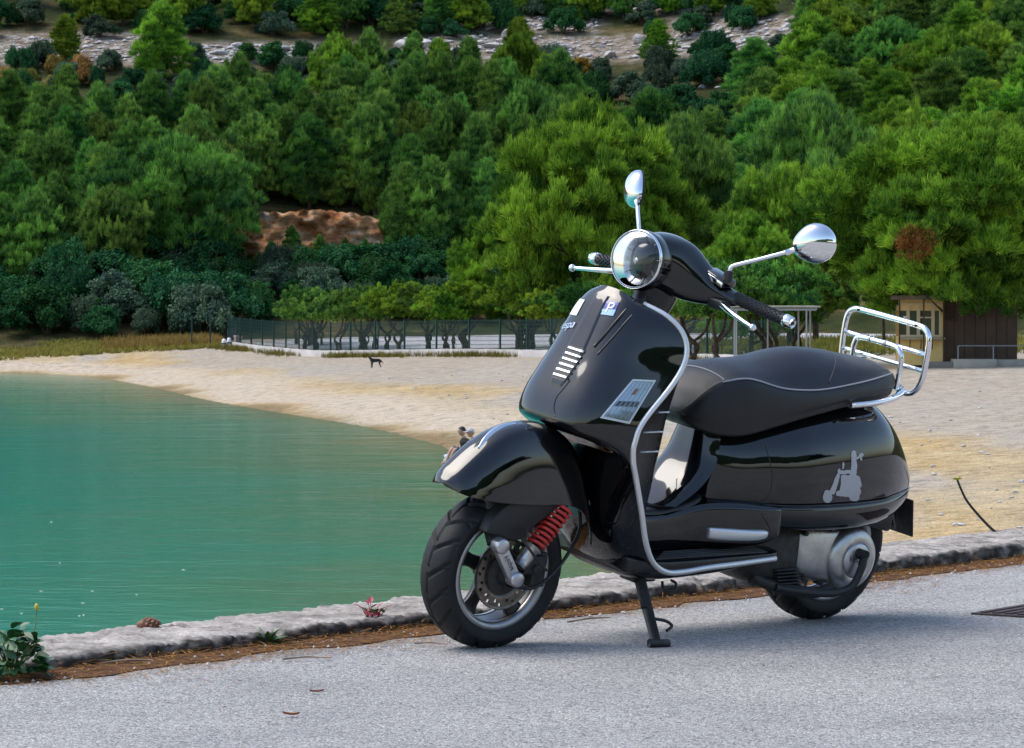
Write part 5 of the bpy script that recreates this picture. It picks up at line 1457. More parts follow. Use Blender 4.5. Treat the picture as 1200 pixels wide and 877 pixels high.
def bank(name, pxs, tops, bots, D, mat, seed):
    n = 90; r = np.random.default_rng(seed); px = np.linspace(pxs[0], pxs[-1], n)
    tp = np.interp(px, pxs, tops) + 1.6 * noise1(n, seed, 3); bt = np.interp(px, pxs, bots)
    m = 22; G = np.zeros((n, m, 3)); nz = np.array([noise1(n, seed * 50 + j, 3) for j in range(m)]); nz2 = np.array([noise1(n, seed * 90 + j // 5, 6) for j in range(m)])
    for i in range(n):
        for j in range(m - 3):
            t = j / (m - 4); py = bt[i] + (tp[i] - bt[i]) * t
            G[i, j] = at(px[i], py, D + 1.0 * t + .22 * nz[j, i] + .35 * nz2[j, i])
        e = G[i, m - 4]
        for q, (dy, dz) in enumerate([(1.2, .01), (4.5, .03), (12, .05)]): G[i, m - 3 + q] = e + np.array([0, dy, dz])
    return tag(obj(name, G.reshape(-1, 3), gridF(n, m), mat), kind='structure')
bank('earth_bank', [225, 240, 290, 330, 380, 420, 445, 455], [292, 262, 253, 248, 248, 250, 260, 290], [324] * 8, DB, bank_mat(), 3)
bank('rock_ledge', [325, 340, 380, 420, 450, 470, 500, 512], [312, 299, 295, 294, 295, 299, 301, 312], [334] * 8, DB - 1.5, M['lime_o'], 5)
rocks([(395, 430, 268, 290)], 5, 8, 10, 24, 'grey limestone block set in the stony end of the red bank', 'rocks in the red bank')

# ---- wire fence, low wall, row of bent trees
FP = cr(np.array([((px - CX) / FPX * d, d) for px, d in [(268, 190), (400, 169), (620, 155), (830, 135.5), (965, 126)]]), 24)
FL = np.concatenate([[0], np.cumsum(np.linalg.norm(np.diff(FP, axis=0), axis=1))])
def fat(l): return np.array([np.interp(l, FL, FP[:, 0]), np.interp(l, FL, FP[:, 1])])
def fdirn(l):
    a, b_ = fat(max(0, l - .3)), fat(min(FL[-1], l + .3)); d = b_ - a; return d / np.linalg.norm(d)
M['fence'] = pbr('dark_green_steel', (.008, .045, .040), .55, metal=.2)
M['wall'] = pbr('low_concrete_wall', (.38, .36, .345), .9, bump=.6, bscale=6, var=.16, vscale=1.2, spec=.2)
PANEL = 2.6; NP = int(FL[-1] / PANEL)
f0 = fat(0)
fz = lambda p: float(terrain(p[0], p[1]))
fen = empty('wire_fence', (f0[0], f0[1], fz(f0)))
tag(fen, 'dark green wire mesh fence along the top of the low concrete wall', 'fence')
mb = MB(); HF = 1.42
for k in range(28): mb.box((PANEL * (k + .5) / 28, 0, HF / 2), (.020, .008, HF))
for k in range(8): mb.box((PANEL / 2, .009, .06 + (HF - .1) * k / 7), (PANEL, .008, .02))
pm = bpy.data.meshes.new('mesh_panel'); pm.from_pydata(mb.V, [], mb.F); pm.materials.append(M['fence'])
mb = MB(); mb.box((0, 0, HF / 2), (.075, .075, HF + .12)); qm = bpy.data.meshes.new('post'); qm.from_pydata(mb.V, [], mb.F); qm.materials.append(M['fence'])
base = Vector((f0[0], f0[1], fz(f0)))
WH = .32
for k in range(NP + 1):
    q = fat(k * PANEL); p = Vector((q[0], q[1], fz(q) + WH - .03)); q2 = fat(min(FL[-1], (k + 1) * PANEL)); fang = math.atan2(q2[1] - q[1], q2[0] - q[0])
    if k < NP: p2z = fz(q2) + WH - .03
    for nm, me_ in (('fence_post', qm), ('mesh_panel', pm)):
        if nm == 'mesh_panel' and k == NP: continue
        o = bpy.data.objects.new(nm, me_); col.objects.link(o); o.parent = fen
        o.location = p - base; o.rotation_euler = (0, -math.atan2(p2z - p.z, PANEL) if nm == 'mesh_panel' else 0, fang)
        if nm == 'mesh_panel': tag(o, kind='stuff')
# a short return of the fence at its far end
ret = Vector((-1.0, .25, 0)).normalized()
for k in range(3):
    p = base + ret * 1.1 * k; 
    o = bpy.data.objects.new('fence_post', qm); col.objects.link(o); o.parent = fen; o.location = (p.x - base.x, p.y - base.y, WH - .03); 
n = 140; G = []
for i in range(n + 1):
    q = fat(FL[-1] * i / n); dq = fdirn(FL[-1] * i / n); zz = fz(q); nrm = np.array([-dq[1], dq[0]])
    G.append([(q[0] + nrm[0] * s_ * .13, q[1] + nrm[1] * s_ * .13, zz + h_) for s_, h_ in ((1, -.3), (1, WH + .01 * math.sin(i * 1.7)), (-1, WH + .01 * math.sin(i * 1.7)), (-1, -.3))])
tag(obj('low_wall', np.array(G).reshape(-1, 3), gridF(n + 1, 4), M['wall'], smooth=False), 'long low pale concrete wall under the wire fence', 'wall')
# paved lot behind the fence
M['lot'] = pbr('pale_lot', (.40, .39, .39), .9, var=.12, vscale=.3, spec=.2)
nx_, ny_ = 90, 30; G = np.zeros((nx_, ny_, 3))
for i in range(nx_):
    l = FL[-1] * i / (nx_ - 1); q = fat(l)
    for j in range(ny_):
        x = q[0] + (4 + 14 * i / nx_) * j / (ny_ - 1); y1 = float(foot(x)) - 3; d2 = q[1] + .3 + (y1 - q[1] - .3) * j / (ny_ - 1); G[i, j] = (x, d2, float(terrain(x, d2)) + .05)
tag(obj('paved_lot', G.reshape(-1, 3), gridF(nx_, ny_), M['lot']), kind='structure')
# bent little trees along the fence: own trunks
def bent_trunk(seed):
    r = np.random.default_rng(seed); mb = MB()
    for k in range(3):
        a = r.random() * 6.28; dx, dy = .35 * math.cos(a), .35 * math.sin(a)
        b0 = r.normal() * .15
        P = cr([(b0, 0, -.3), (b0 + dx * .4, dy * .4, .45), (b0 - dx * .5 + r.normal() * .2, -dy * .3, 1.05), (b0 + dx * 1.6, dy * 1.5, 1.7), (b0 + dx * 2.4, dy * 2.2, 2.4)], 4)
        mb.tube(P, np.linspace(.11, .05, len(P)), 7)
    m_ = bpy.data.meshes.new('bent_trunk'); m_.from_pydata(mb.V, [], mb.F); m_.update(); m_.materials.append(M['bark']); return m_
BT = [bent_trunk(s) for s in range(5)]
r = np.random.default_rng(77)
ORD = 'first second third fourth fifth sixth seventh eighth ninth tenth eleventh twelfth thirteenth fourteenth fifteenth sixteenth seventeenth eighteenth nineteenth twentieth'.split(); ORD += ['twenty-' + o_ for o_ in ORD[:9]]
for k in range(28):
    l = 1.0 + (FL[-1] - 26) * k / 27 + r.normal() * .6; q = fat(max(0, l)); dq = fdirn(max(0, l)); off = 1.8 + r.random() * 3.2
    x, d = q[0] - dq[1] * off, q[1] + dq[0] * off
    if d < q[1]: x, d = q[0] + dq[1] * off, q[1] - dq[0] * off
    z = fz((x, d)); h = 2.4 + .8 * r.random() + .3 * (k > 18)
    me_, st_, H, R = LIB[(['umb1', 'umb2'][k % 2], 'pine' if k < 13 or k % 5 == 4 else 'pine_b')]
    e = empty('bent_tree', (x, d, z), r.random() * 6.28); wS = .75 + .5 * r.random(); e.scale = (h / H * wS, h / H * wS, h / H)
    tag(e, ORD[k] + ' twisted flat-topped tree behind the fence, counted from the pink bin', 'tree', 'twisted trees behind the fence')
    for nm, m_ in (('crown', me_), ('trunk', BT[k % 5])):
        o = bpy.data.objects.new(nm, m_); col.objects.link(o); o.parent = e
# leaning trunks under the domed pine by the shelter
for i, (px, d, top) in enumerate([(812, 127, 330), (838, 124, 322), (905, 126, 318), (930, 128, 322)]):
    X_ = (px - CX) / FPX * d; z = fz((X_, d)); me_, st_, H, R = LIB[('umb2', 'pine')]
    h = (YH + (HC - z) * FPX / d - top) * d / FPX
    e = empty('bent_tree', (X_, d, z), 1.3 * i); e.scale = (h / H * 1.05, h / H * 1.05, h / H)
    tag(e, ['fourth', 'third', 'second', 'nearest'][i] + ' dark tree with leaning trunks by the shelter, counted from the kiosk', 'tree', 'trees around the shelter')
    for nm, m_ in (('crown', me_), ('trunk', BT[i])):
        o = bpy.data.objects.new(nm, m_); col.objects.link(o); o.parent = e

# ---- dry grass along wall and slope foot
def grass(name, pts, hgt, mat, label, seed, K=9, w=.02):
    r = np.random.default_rng(seed); C = np.array(pts); n = len(C)
    V, va = blades(C, np.tile(np.array([[0, 0, 1.0]]), (n, 1)), np.clip(.5 + .22 * r.normal(size=n), 0, 1), K, hgt, w, .35, .6, r)
    me_ = tri_mesh(name, V, va); me_.materials.append(M[mat])
    o = bpy.data.objects.new(name, me_); col.objects.link(o); return tag(o, label, 'grass', kind='stuff')
r = np.random.default_rng(3); pts = []
for i in range(2600):
    t = r.random(); q = fat(FL[-1] * t); dq = fdirn(FL[-1] * t); p = Vector((q[0], q[1], 0)); nrm = Vector((dq[1], -dq[0], 0))
    if nrm.y > 0: nrm = -nrm
    if math.sin(t * 40) + math.sin(t * 17 + 1) + r.normal() * .5 < -.1: continue
    p = p + nrm * (.18 + abs(r.normal()) * .45); pts.append((p.x, p.y, fz((p.x, p.y))))
grass('dry_grass', pts, .22, 'drygreen', 'straw-coloured grass growing at the foot of the low wall', 4, 8, .03)
pts = []
for i in range(4200):
    px = r.uniform(-60, 262); d = r.uniform(189, 200); X_ = (px - CX) / FPX * d
    if wob(np.array(X_), np.array(d), 2.5) + r.normal() * .3 < -.25 + .5 * (px < 60): continue
    pts.append((X_, d, fz((X_, d))))
grass('dry_grass', pts, .20, 'drygreen', 'low dull green-brown grass between the beach and the waterside slope', 5, 9, .05)
pts = []
for i in range(2200):
    px = r.uniform(120, 258) if i % 3 else r.uniform(185, 250); d = r.uniform(191, 200); X_ = (px - CX) / FPX * d; pts.append((X_, d, fz((X_, d))))
grass('dry_grass', pts, .34, 'dry', 'rust-brown dry weeds beside the end of the fence', 8, 7, .05)
pts = []
for i in range(2500):
    px = r.uniform(820, 1230); d = r.uniform(140, 172); X_ = (px - CX) / FPX * d; pts.append((X_, d, fz((X_, d)) + .05))
grass('grass', pts, .3, 'drygreen', 'green grass at the back of the pale lot below the wooded slope', 6, 8, .05)

# =================================================================== MIDDLE DISTANCE: kiosk, shelter, bins, dog, people
def gz(x, y): return float(terrain(x, y))
M['kwall'] = pbr('kiosk_ochre', (.80, .56, .20), .8, var=.1, vscale=1.5)
M['kframe'] = pbr('kiosk_cream_frame', (.68, .54, .33), .6)
M['kdark'] = pbr('kiosk_brown_boards', (.075, .045, .028), .75, var=.25, vscale=2)
M['kglass'] = pbr('window_glass', (.05, .07, .035), .06, spec=.6)
M['kroof'] = pbr('kiosk_roof', (.20, .15, .11), .8, var=.2)
M['conc'] = pbr('concrete', (.40, .36, .30), .9, var=.18, vscale=2, spec=.2)
M['concd'] = pbr('concrete_grey', (.22, .20, .185), .9, var=.2, vscale=2, spec=.2)
M['rail'] = pbr('steel_rail', (.32, .32, .33), .5, metal=.3)
KDp = 124.0
kx0 = (1053 - CX) / FPX * KDp; kz = gz(kx0, KDp)
kio = empty('kiosk', (kx0, KDp, kz)); kio.rotation_euler = (0, 0, R_(-4))
tag(kio, 'small ochre kiosk with cream window frames under the huge round pine', 'kiosk')
k_ = lambda px: (px - 1053) / FPX * KDp     # metres along the front
h_ = lambda py: (425 - py) / FPX * KDp
W1, W2, HT = k_(1106), k_(1192), 2.5
mb = MB(); mb.box((W1 / 2, 1.2, .62), (W1, 2.4, 1.05)); wl = mb.build('wall', M['kwall'], kio)
mb = MB(); mb.box((W1 / 2, 1.2, HT - .2), (W1, 2.4, .4)); mb.build('wall', M['kwall'], kio)
mb = MB(); mb.box((W1 - .08, 1.2, 1.65), (.16, 2.4, 1.1)); mb.build('corner_wall', M['kwall'], kio)
mb = MB(); mb.box((W1 / 2 - .05, 2.38, 1.7), (W1 - .1, .05, 1.3)); mb.build('back_wall', M['kwall'], kio)
for i, (a, b) in enumerate([(1053, 1064), (1064, 1076), (1076, 1093), (1093, 1102)]):
    x0, x1 = k_(a), k_(b); z0_, z1_ = 1.17, 2.35
    mb = MB()
    for c, d in [(((x0 + x1) / 2, .0, z0_), (x1 - x0, .08, .08)), (((x0 + x1) / 2, .0, z1_), (x1 - x0, .08, .08)), ((x0 + .03, .0, (z0_ + z1_) / 2), (.06, .085, z1_ - z0_)), ((x1 - .03, .0, (z0_ + z1_) / 2), (.06, .085, z1_ - z0_))]: mb.box(c, d)
    if i == 2: mb.box(((x0 + x1) / 2, .0, 1.85), (x1 - x0 - .1, .07, .05))
    wf = mb.build('window', M['kframe'], kio)
    mb = MB(); mb.box(((x0 + x1) / 2, .03, (z0_ + z1_) / 2), (x1 - x0 - .08, .012, z1_ - z0_ - .06)); mb.build('pane', M['kglass'], wf)
mb = MB(); mb.box((W1 / 2, -.22, 1.08), (W1 + .05, .48, .05)); mb.build('counter', M['conc'], kio)
for px in (1066, 1079, 1092):
    mb = MB(); mb.tube([(k_(px), -.38, 1.05), (k_(px), -.01, .70)], .018, 6); mb.build('counter_bracket', M['kdark'], kio)
mb = MB(); mb.box((k_(1061), -.02, 1.75), (.16, .01, .30)); mb.build('paper_notice', M['white'], kio)
for i in range(7):
    x0 = W1 + (W2 - W1) * i / 7; x1 = W1 + (W2 - W1) * (i + 1) / 7
    mb = MB(); mb.box(((x0 + x1) / 2, .35 + .01 * (i % 2), 1.35), (x1 - x0 - .015, .1, 2.7)); mb.build('wall_board', M['kdark'], kio)
mb = MB(); mb.box(((W1 + W2) / 2, 1.4, 1.35), (W2 - W1, 1.9, 2.68)); mb.build('annex_wall', M['kdark'], kio)
mb = MB(); mb.box((W2 / 2, 1.0, HT + .08), (W2 + .6, 3.4, .16)); mb.build('roof', M['kroof'], kio)
for px in (1053, 1081, 1104): 
    mb = MB(); mb.tube([(k_(px), -.75, -.1), (k_(px), -.75, HT)], .03, 8); mb.build('canopy_pole', M['kdark'], kio)
# step platform and rail
pz = kz
stp = empty('concrete_platform', (k_(1105) + kx0, KDp - 1.0, pz)); tag(stp, 'low concrete step platform in front of the brown part of the kiosk', 'platform')
for i, (a, b, y, h, d) in enumerate([(1112, 1162, .0, .34, 1.0), (1163, 1260, .2, .32, 1.0), (1080, 1112, .1, .24, .8)]):
    x0, x1 = (a - 1105) / FPX * KDp, (b - 1105) / FPX * KDp
    mb = MB(); mb.box(((x0 + x1) / 2, y, h / 2 - .05), (x1 - x0, d, h + .1)); mb.build('slab', M['conc'] if i < 2 else M['concd'], stp, bevel=.02)
ra = empty('hand_rail', (k_(1119) + kx0, KDp - .9, pz + .3)); tag(ra, 'grey tube railing standing on the concrete platform', 'railing')
L1 = (1260 - 1119) / FPX * KDp
mb = MB(); mb.tube([(0, 0, .52), (L1, 0, .52)], .022, 8); mb.build('top_rail', M['rail'], ra)
for px in (1119, 1160, 1205, 1250):
    x = (px - 1119) / FPX * KDp; mb = MB(); mb.tube([(x, 0, -.05), (x, 0, .52)], .022, 8); mb.build('rail_post', M['rail'], ra)
# shelter frame
d0 = 116.0; x0 = (860 - CX) / FPX * d0; z0_ = gz(x0, d0)
shl = empty('shelter_frame', (x0, d0, z0_)); tag(shl, 'bare metal shelter frame of thin pale posts in front of the fence', 'shelter')
Hs = (YH + (HC - z0_) * FPX / d0 - 363) * d0 / FPX
for px, dy in [(863, 0), (905, 2.4), (945, 0), (941, 2.4), (866, 2.4), (955, 2.5)]:
    x = (px - 860) / FPX * d0 * (1 + dy / d0); mb = MB(); mb.tube([(x, dy, -.1), (x, dy, Hs)], .028, 8); mb.build('post', M['rail'], shl)
Lf = (955 - 857) / FPX * d0
for dy in (0, 2.4): mb = MB(); mb.box((Lf / 2 - .1, dy, Hs), (Lf + .1, .07, .07)); mb.build('beam', M['rail'], shl)
for x in (0, Lf): mb = MB(); mb.box((x - .05, 1.2, Hs + .02), (.06, 2.5, .06)); mb.build('cross_beam', M['rail'], shl)
mb = MB(); mb.box((Lf / 2, 1.2, Hs + .10), (Lf + .2, 2.6, .05)); mb.build('roof_sheet', M['conc'], shl)

# bins and white posts at the end of the wall
M['pinkbin'] = pbr('pinkish_bin', (.50, .36, .35), .6); M['darkbin'] = pbr('dark_bin', (.05, .06, .07), .5); M['wpost'] = pbr('white_post', (.68, .68, .70), .6)
def base_px(px, d): x = (px - CX) / FPX * d; return (x, d, gz(x, d))
b = empty('litter_bin', base_px(279, 188.6)); tag(b, 'round pale pink litter bin at the end of the low wall', 'bin')
V, F = lathe([(.0, 0), (.19, 0), (.24, .62), (.26, .64), (.25, .68), (.21, .68), (.19, .1), (0, .08)], 20, axis='Z'); obj('bucket', V, F, M['pinkbin'], b)
b = empty('litter_bin', base_px(271.5, 190.5)); tag(b, 'dark square litter box on a stand behind the white posts', 'bin')
mb = MB(); mb.box((0, 0, .72), (.45, .4, .5)); mb.build('box', M['darkbin'], b, bevel=.03); mb = MB(); mb.box((0, 0, .98), (.5, .45, .06)); mb.build('lid', M['darkbin'], b); mb = MB(); mb.box((0, 0, .22), (.1, .1, .5)); mb.build('stand', M['darkbin'], b)
for px, h in ((262.5, .5), (268.5, .55)):
    b = empty('white_post', base_px(px, 188.8)); tag(b, 'short white post beside the pale pink bin', 'post', 'short white posts by the bin')
    V, F = lathe([(0, -.1), (.12, -.1), (.13, h * .7), (.10, h), (.0, h * 1.08)], 14, axis='Z'); obj('post_body', V, F, M['wpost'], b)
    V, F = lathe([(.133, h * .45), (.136, h * .5), (.133, h * .6)], 14, axis='Z'); obj('band', V, F, M['darkbin'], b)

# ---- dog (one continuous skin)
def skin_body(name, verts, edges, radii, mat, parent=None, root=0, sub=2):
    me = bpy.data.meshes.new(name); me.from_pydata(verts, edges, []); me.update()
    o = bpy.data.objects.new(name, me); col.objects.link(o)
    sm = o.modifiers.new('skin', 'SKIN'); 
    sk = me.skin_vertices[0].data if me.skin_vertices else None
    if sk is None:
        bm = bmesh.new(); bm.from_mesh(me); bm.verts.layers.skin.verify(); bm.to_mesh(me); bm.free(); sk = me.skin_vertices[0].data
    for i, r in enumerate(radii):
        sk[i].radius = (r, r) if np.isscalar(r) else r
        sk[i].use_root = (i == root)
    ss_ = o.modifiers.new('sub', 'SUBSURF'); ss_.levels = sub; ss_.render_levels = sub
    dg = bpy.context.evaluated_depsgraph_get(); m2 = bpy.data.meshes.new_from_object(o.evaluated_get(dg))
    bpy.data.objects.remove(o)
    m2.materials.clear(); m2.materials.append(mat)
    return link(name, m2, mat, parent)
M['dogfur'] = pbr('dark_dog_fur', (.008, .008, .009), .7, bump=.6, bscale=80)
DP = base_px(441, 150.0)
dog = empty('dog', DP, R_(200)); dog.scale = (.62, .62, .66); tag(dog, 'dark dog standing on the gravel in front of the low wall', 'dog')
dv = [(0, 0, .50), (.18, 0, .49), (.34, 0, .50), (.44, 0, .60), (.50, 0, .70), (.62, 0, .67), (-.20, 0, .50), (-.32, 0, .50), (-.44, 0, .40), (-.52, 0, .28),
      (.32, .08, .38), (.31, .08, .20), (.33, .08, .03), (.32, -.08, .38), (.36, -.08, .20), (.34, -.08, .03),
      (-.26, .08, .40), (-.20, .085, .27), (-.30, .085, .15), (-.28, .085, .03), (-.28, -.08, .40), (-.24, -.085, .27), (-.34, -.085, .15), (-.32, -.085, .03), (.385, .08, .025), (.395, -.08, .025)]
de = [(0, 1), (1, 2), (2, 3), (3, 4), (4, 5), (0, 6), (6, 7), (7, 8), (8, 9), (2, 10), (10, 11), (11, 12), (2, 13), (13, 14), (14, 15), (7, 16), (16, 17), (17, 18), (18, 19), (7, 20), (20, 21), (21, 22), (22, 23), (12, 24), (15, 25)]
dr = [q_ * 1.2 for q_ in [.105, .12, .115, .075, .072, .032, .10, .095, .022, .014, .055, .032, .026, .055, .032, .026, .065, .042, .026, .024, .065, .042, .026, .024, .026, .026]]
body = skin_body('body', dv, de, dr, M['dogfur'], dog)
for s in (1, -1):
    mb = MB(); mb.add([(.47, s * .03, .755), (.51, s * .05, .745), (.47, s * .075, .70), (.45, s * .05, .74)], [(0, 1, 2), (0, 2, 3), (0, 3, 1), (1, 3, 2)]); mb.build('ear', M['dogfur'], dog)

# ---- two people at the water's edge
M['skin'] = pbr('skin', (.42, .24, .165), .6); M['hair'] = pbr('black_hair', (.010, .009, .009), .6); M['blacktop'] = pbr('black_shirt', (.012, .012, .014), .85, var=.2)
M['cap'] = pbr('grey_cap', (.42, .44, .49), .8); M['navy'] = pbr('navy_shirt', (.022, .035, .085), .85, var=.2); M['palecloth'] = pbr('pale_blue_towel', (.45, .55, .66), .9, var=.15); M['jeans'] = pbr('blue_shorts', (.05, .10, .20), .9)
def seated(name, base, rz, label, shirt, legs, head_mat, cap=False, fwd=.0, h=1.0):
    e = empty(name, base, rz); tag(e, label, 'person', 'people at the water edge'); e.scale = (h, h, h)
    f = fwd
    # pelvis, spine, chest, neck, head base; arms round the knees; legs drawn up
    sv = [(0, 0, .14), (.03 + .1 * f, 0, .36), (.10 + .3 * f, 0, .56), (.15 + .42 * f, 0, .68), (.18 + .5 * f, 0, .76),
          (.10 + .3 * f, .20, .58), (.22 + .25 * f, .24, .36), (.42, .17, .34), (.10 + .3 * f, -.20, .58), (.22 + .25 * f, -.24, .36), (.42, -.17, .34),
          (.10, .10, .14), (.46, .13, .44), (.62, .12, .08), (.10, -.10, .14), (.46, -.13, .44), (.62, -.12, .08), (.74, .12, .045), (.74, -.12, .045), (.50, .14, .33), (.50, -.14, .33)]
    se_ = [(0, 1), (1, 2), (2, 3), (3, 4), (2, 5), (5, 6), (6, 7), (2, 8), (8, 9), (9, 10), (0, 11), (11, 12), (12, 13), (0, 14), (14, 15), (15, 16), (13, 17), (16, 18), (7, 19), (10, 20)]
    rr = [.15, .135, .15, .06, .055, .065, .047, .036, .065, .047, .036, .10, .068, .045, .10, .068, .045, .042, .042, .035, .035]
    skin_body('body', sv, se_, rr, M['skin'], e)
    # shirt as a shell over the torso
    ctrl = []
    for (z, x, a, b_) in [(.10, 0, .17, .20), (.28, .02 + .07 * f, .165, .19), (.45, .06 + .2 * f, .17, .21), (.58, .10 + .3 * f, .165, .235), (.66, .125 + .37 * f, .11, .16), (.70, .15 + .42 * f, .065, .08)]:
        ctrl.append([(x + a * math.cos(t), b_ * math.sin(t), z) for t in np.linspace(0, 2 * math.pi, 15)[:-1]])
    V, F, _ = surf(ctrl, 3, 2, False, True); obj('shirt', V, F, shirt, e)
    ctrl = []
    for s in (1, -1):
        P = [(.05, s * .10, .14), (.27, s * .12, .29), (.44, s * .13, .43)]; V, F = tube(P, [.125, .10, .082], 12); obj('shorts', V, F, legs, e)
    hc = (.21 + .55 * f, 0, .87)
    bb = bmesh.new(); bmesh.ops.create_uvsphere(bb, u_segments=20, v_segments=14, radius=1)
    for v in bb.verts:
        x, y, z = v.co
        if x > 0 and z < 0: x *= .9
        v.co = (hc[0] + x * .098 + (.02 if (x > .9 and abs(z) < .25) else 0), hc[1] + y * .078 * (1 - .18 * max(0, -z)), hc[2] + z * .118)
    mm = bpy.data.meshes.new('head'); bb.to_mesh(mm); bb.free(); hd_ = link('head', mm, M['skin'], e)
    bb = bmesh.new(); bmesh.ops.create_uvsphere(bb, u_segments=20, v_segments=14, radius=1)
    bmesh.ops.delete(bb, geom=[v for v in bb.verts if v.co.z < -.1 + .5 * v.co.x], context='VERTS')
    for v in bb.verts: v.co = (hc[0] - .006 + v.co.x * .108, hc[1] + v.co.y * .090, hc[2] + .012 + v.co.z * .122)
    mm = bpy.data.meshes.new('hair'); bb.to_mesh(mm); bb.free(); link('cap' if cap else 'hair', mm, head_mat, e)
    if cap:
        mb = MB(); V, F = prism([(hc[0] + .06, hc[2] + .05), (hc[0] + .19, hc[2] + .03), (hc[0] + .19, hc[2] + .018), (hc[0] + .06, hc[2] + .035)], -.06, .06); mb.add(V, F); mb.build('cap_peak', head_mat, e)
    for s in (1, -1):
        bb = bmesh.new(); bmesh.ops.create_uvsphere(bb, u_segments=8, v_segments=6, radius=.02)
        for v in bb.verts: v.co = Vector((hc[0] - .01, s * .078, hc[2] - .01)) + Vector((v.co.x, v.co.y * .5, v.co.z * 1.5))
        mm = bpy.data.meshes.new('ear'); bb.to_mesh(mm); bb.free(); link('ear', mm, M['skin'], e)
    return e
def px_ground(px, py):
    P = hit_terrain(px, py, 40, 200); return P
pA = px_ground(552, 541); pB = px_ground(564, 546)
seated('person', (pA[0], pA[1] - 1.2, gz(pA[0], pA[1] - 1.2) - .02), R_(200), 'black-haired person in a black top sitting on the sand by the water', M['blacktop'], M['jeans'], M['hair'], False, .05, .98)
seated('person', (pB[0], pB[1], gz(pB[0], pB[1])), R_(215), 'person in a grey cap and navy shirt leaning forward on the sand', M['navy'], M['jeans'], M['cap'], True, .25, .95)
pT = px_ground(534, 541); tw = empty('beach_towel', (pT[0], pT[1], gz(pT[0], pT[1]) + .02)); tag(tw, 'pale blue bundled towel lying beside the two people', 'towel')
bb = bmesh.new(); bmesh.ops.create_icosphere(bb, subdivisions=3, radius=1)
for v in bb.verts:
    n_ = .15 * math.sin(v.co.x * 5 + v.co.y * 7) + .1 * math.sin(v.co.z * 9 + v.co.x * 4); v.co = (v.co.x * .30 * (1 + n_), v.co.y * .22 * (1 + n_), max(-.02, v.co.z * .22 * (1 + n_)))
mm = bpy.data.meshes.new('cloth'); bb.to_mesh(mm); bb.free(); link('cloth', mm, M['palecloth'], tw)

# =================================================================== FOREGROUND DETAILS
M['needle'] = foliage_mat('fallen_pine_needles', (.09, .034, .016), (.42, .18, .08), trans=.05)
r = np.random.default_rng(9)
# pine needle litter along the kerb
n = 17000; s_ = r.uniform(-1.0, 9.0, n); wd = .17 + .05 * np.sin(s_ * 2.1) + .04 * np.sin(s_ * 5.3 + 1)
nn = -np.abs(r.normal(size=n)) * wd * .8 + .01
C = K0 + KD * s_[:, None] + KN * nn[:, None]; C[:, 2] = .004 + np.abs(r.normal(size=n)) * .010 * np.exp(nn / .1)
a = r.random(n) * 6.283; D = np.stack([np.cos(a), np.sin(a), r.normal(size=n) * .10], -1); L = r.uniform(.03, .075, n)[:, None]
sd_ = np.stack([-np.sin(a), np.cos(a), np.zeros(n)], -1) * .0016
V = np.stack([C - D * L / 2 - sd_, C - D * L / 2 + sd_, C + D * L / 2], 1).reshape(-1, 3); V[:, 2] = np.maximum(V[:, 2], .003)
me = tri_mesh('pine_needle_litter', V, np.repeat(np.clip(r.normal(.45, .25, n), 0, 1), 3)); me.materials.append(M['needle'])
o = bpy.data.objects.new('pine_needle_litter', me); col.objects.link(o); tag(o, 'brown pine needle litter lying along the foot of the kerb', 'litter', kind='stuff')
# soil strip under the needles
ns2 = 300; S2 = np.linspace(-6, 14, ns2); M['soil'] = pbr('dark_soil', (.10, .052, .032), 1, bump=1, bscale=60, var=.4, vscale=12, spec=.1)
wd2 = .15 + .03 * np.sin(S2 * 2.1) + .02 * np.sin(S2 * 5.3 + 1) + .02 * noise1(ns2, 44, 2)
G = np.zeros((ns2, 3, 3))
for j, (k, z) in enumerate([(.02, .006), (-.5, .006), (-1.0, .0035)]): G[:, j] = K0 + KD * S2[:, None] + KN * (k if k > 0 else 0) + KN * (wd2 * (k if k < 0 else 0))[:, None] + np.array([0, 0, z])
tag(obj('soil_strip', G.reshape(-1, 3), gridF(ns2, 3), M['soil']), kind='structure')
# grit along the litter and on the road
M['grit'] = pbr('pale_grit', (.42, .40, .38), .9, var=.3, vscale=40)
mb = MB()
for i in range(420):
    s0, n0 = r.uniform(-.5, 7), -abs(r.normal()) * .22 - .02
    if i > 300: n0 = -r.uniform(.2, 2.6)
    c = kp(s0, n0, .004); q = r.uniform(.003, .009) * (1 if i < 300 else .6)
    Vv = [c + q * np.array(v) * r.uniform(.6, 1.2, 3) for v in [(1, 0, 0), (-1, 0, 0), (0, 1, 0), (0, -1, 0), (0, 0, .8)]]
    mb.add(Vv, [(0, 2, 4), (2, 1, 4), (1, 3, 4), (3, 0, 4)])
o = mb.build('grit', M['grit'], None); tag(o, 'scattered pale grit along the road edge', 'gravel', kind='stuff')
# dry twigs
M['twigm'] = pbr('dry_twig', (.30, .23, .17), .9, var=.3)
for i, (px, py, l, ang) in enumerate([(148, 775, .16, .5), (360, 771, .14, .2), (690, 726, .20, .8), (505, 754, .10, -.3), (1010, 690, .12, .6)]):
    c = on_z(px, py, .01); P = [(c[0] - l / 2 * math.cos(ang), c[1] - l / 2 * math.sin(ang), .008), (c[0], c[1] + .006, .013), (c[0] + l / 2 * math.cos(ang), c[1] + l / 2 * math.sin(ang), .009)]
    V, F = tube(P, [.003, .0035, .002], 6); o = obj('dry_twig', V, F, M['twigm']); tag(o, 'thin dry twig lying among the pine needles', 'twig', 'dry twigs in the needle litter')
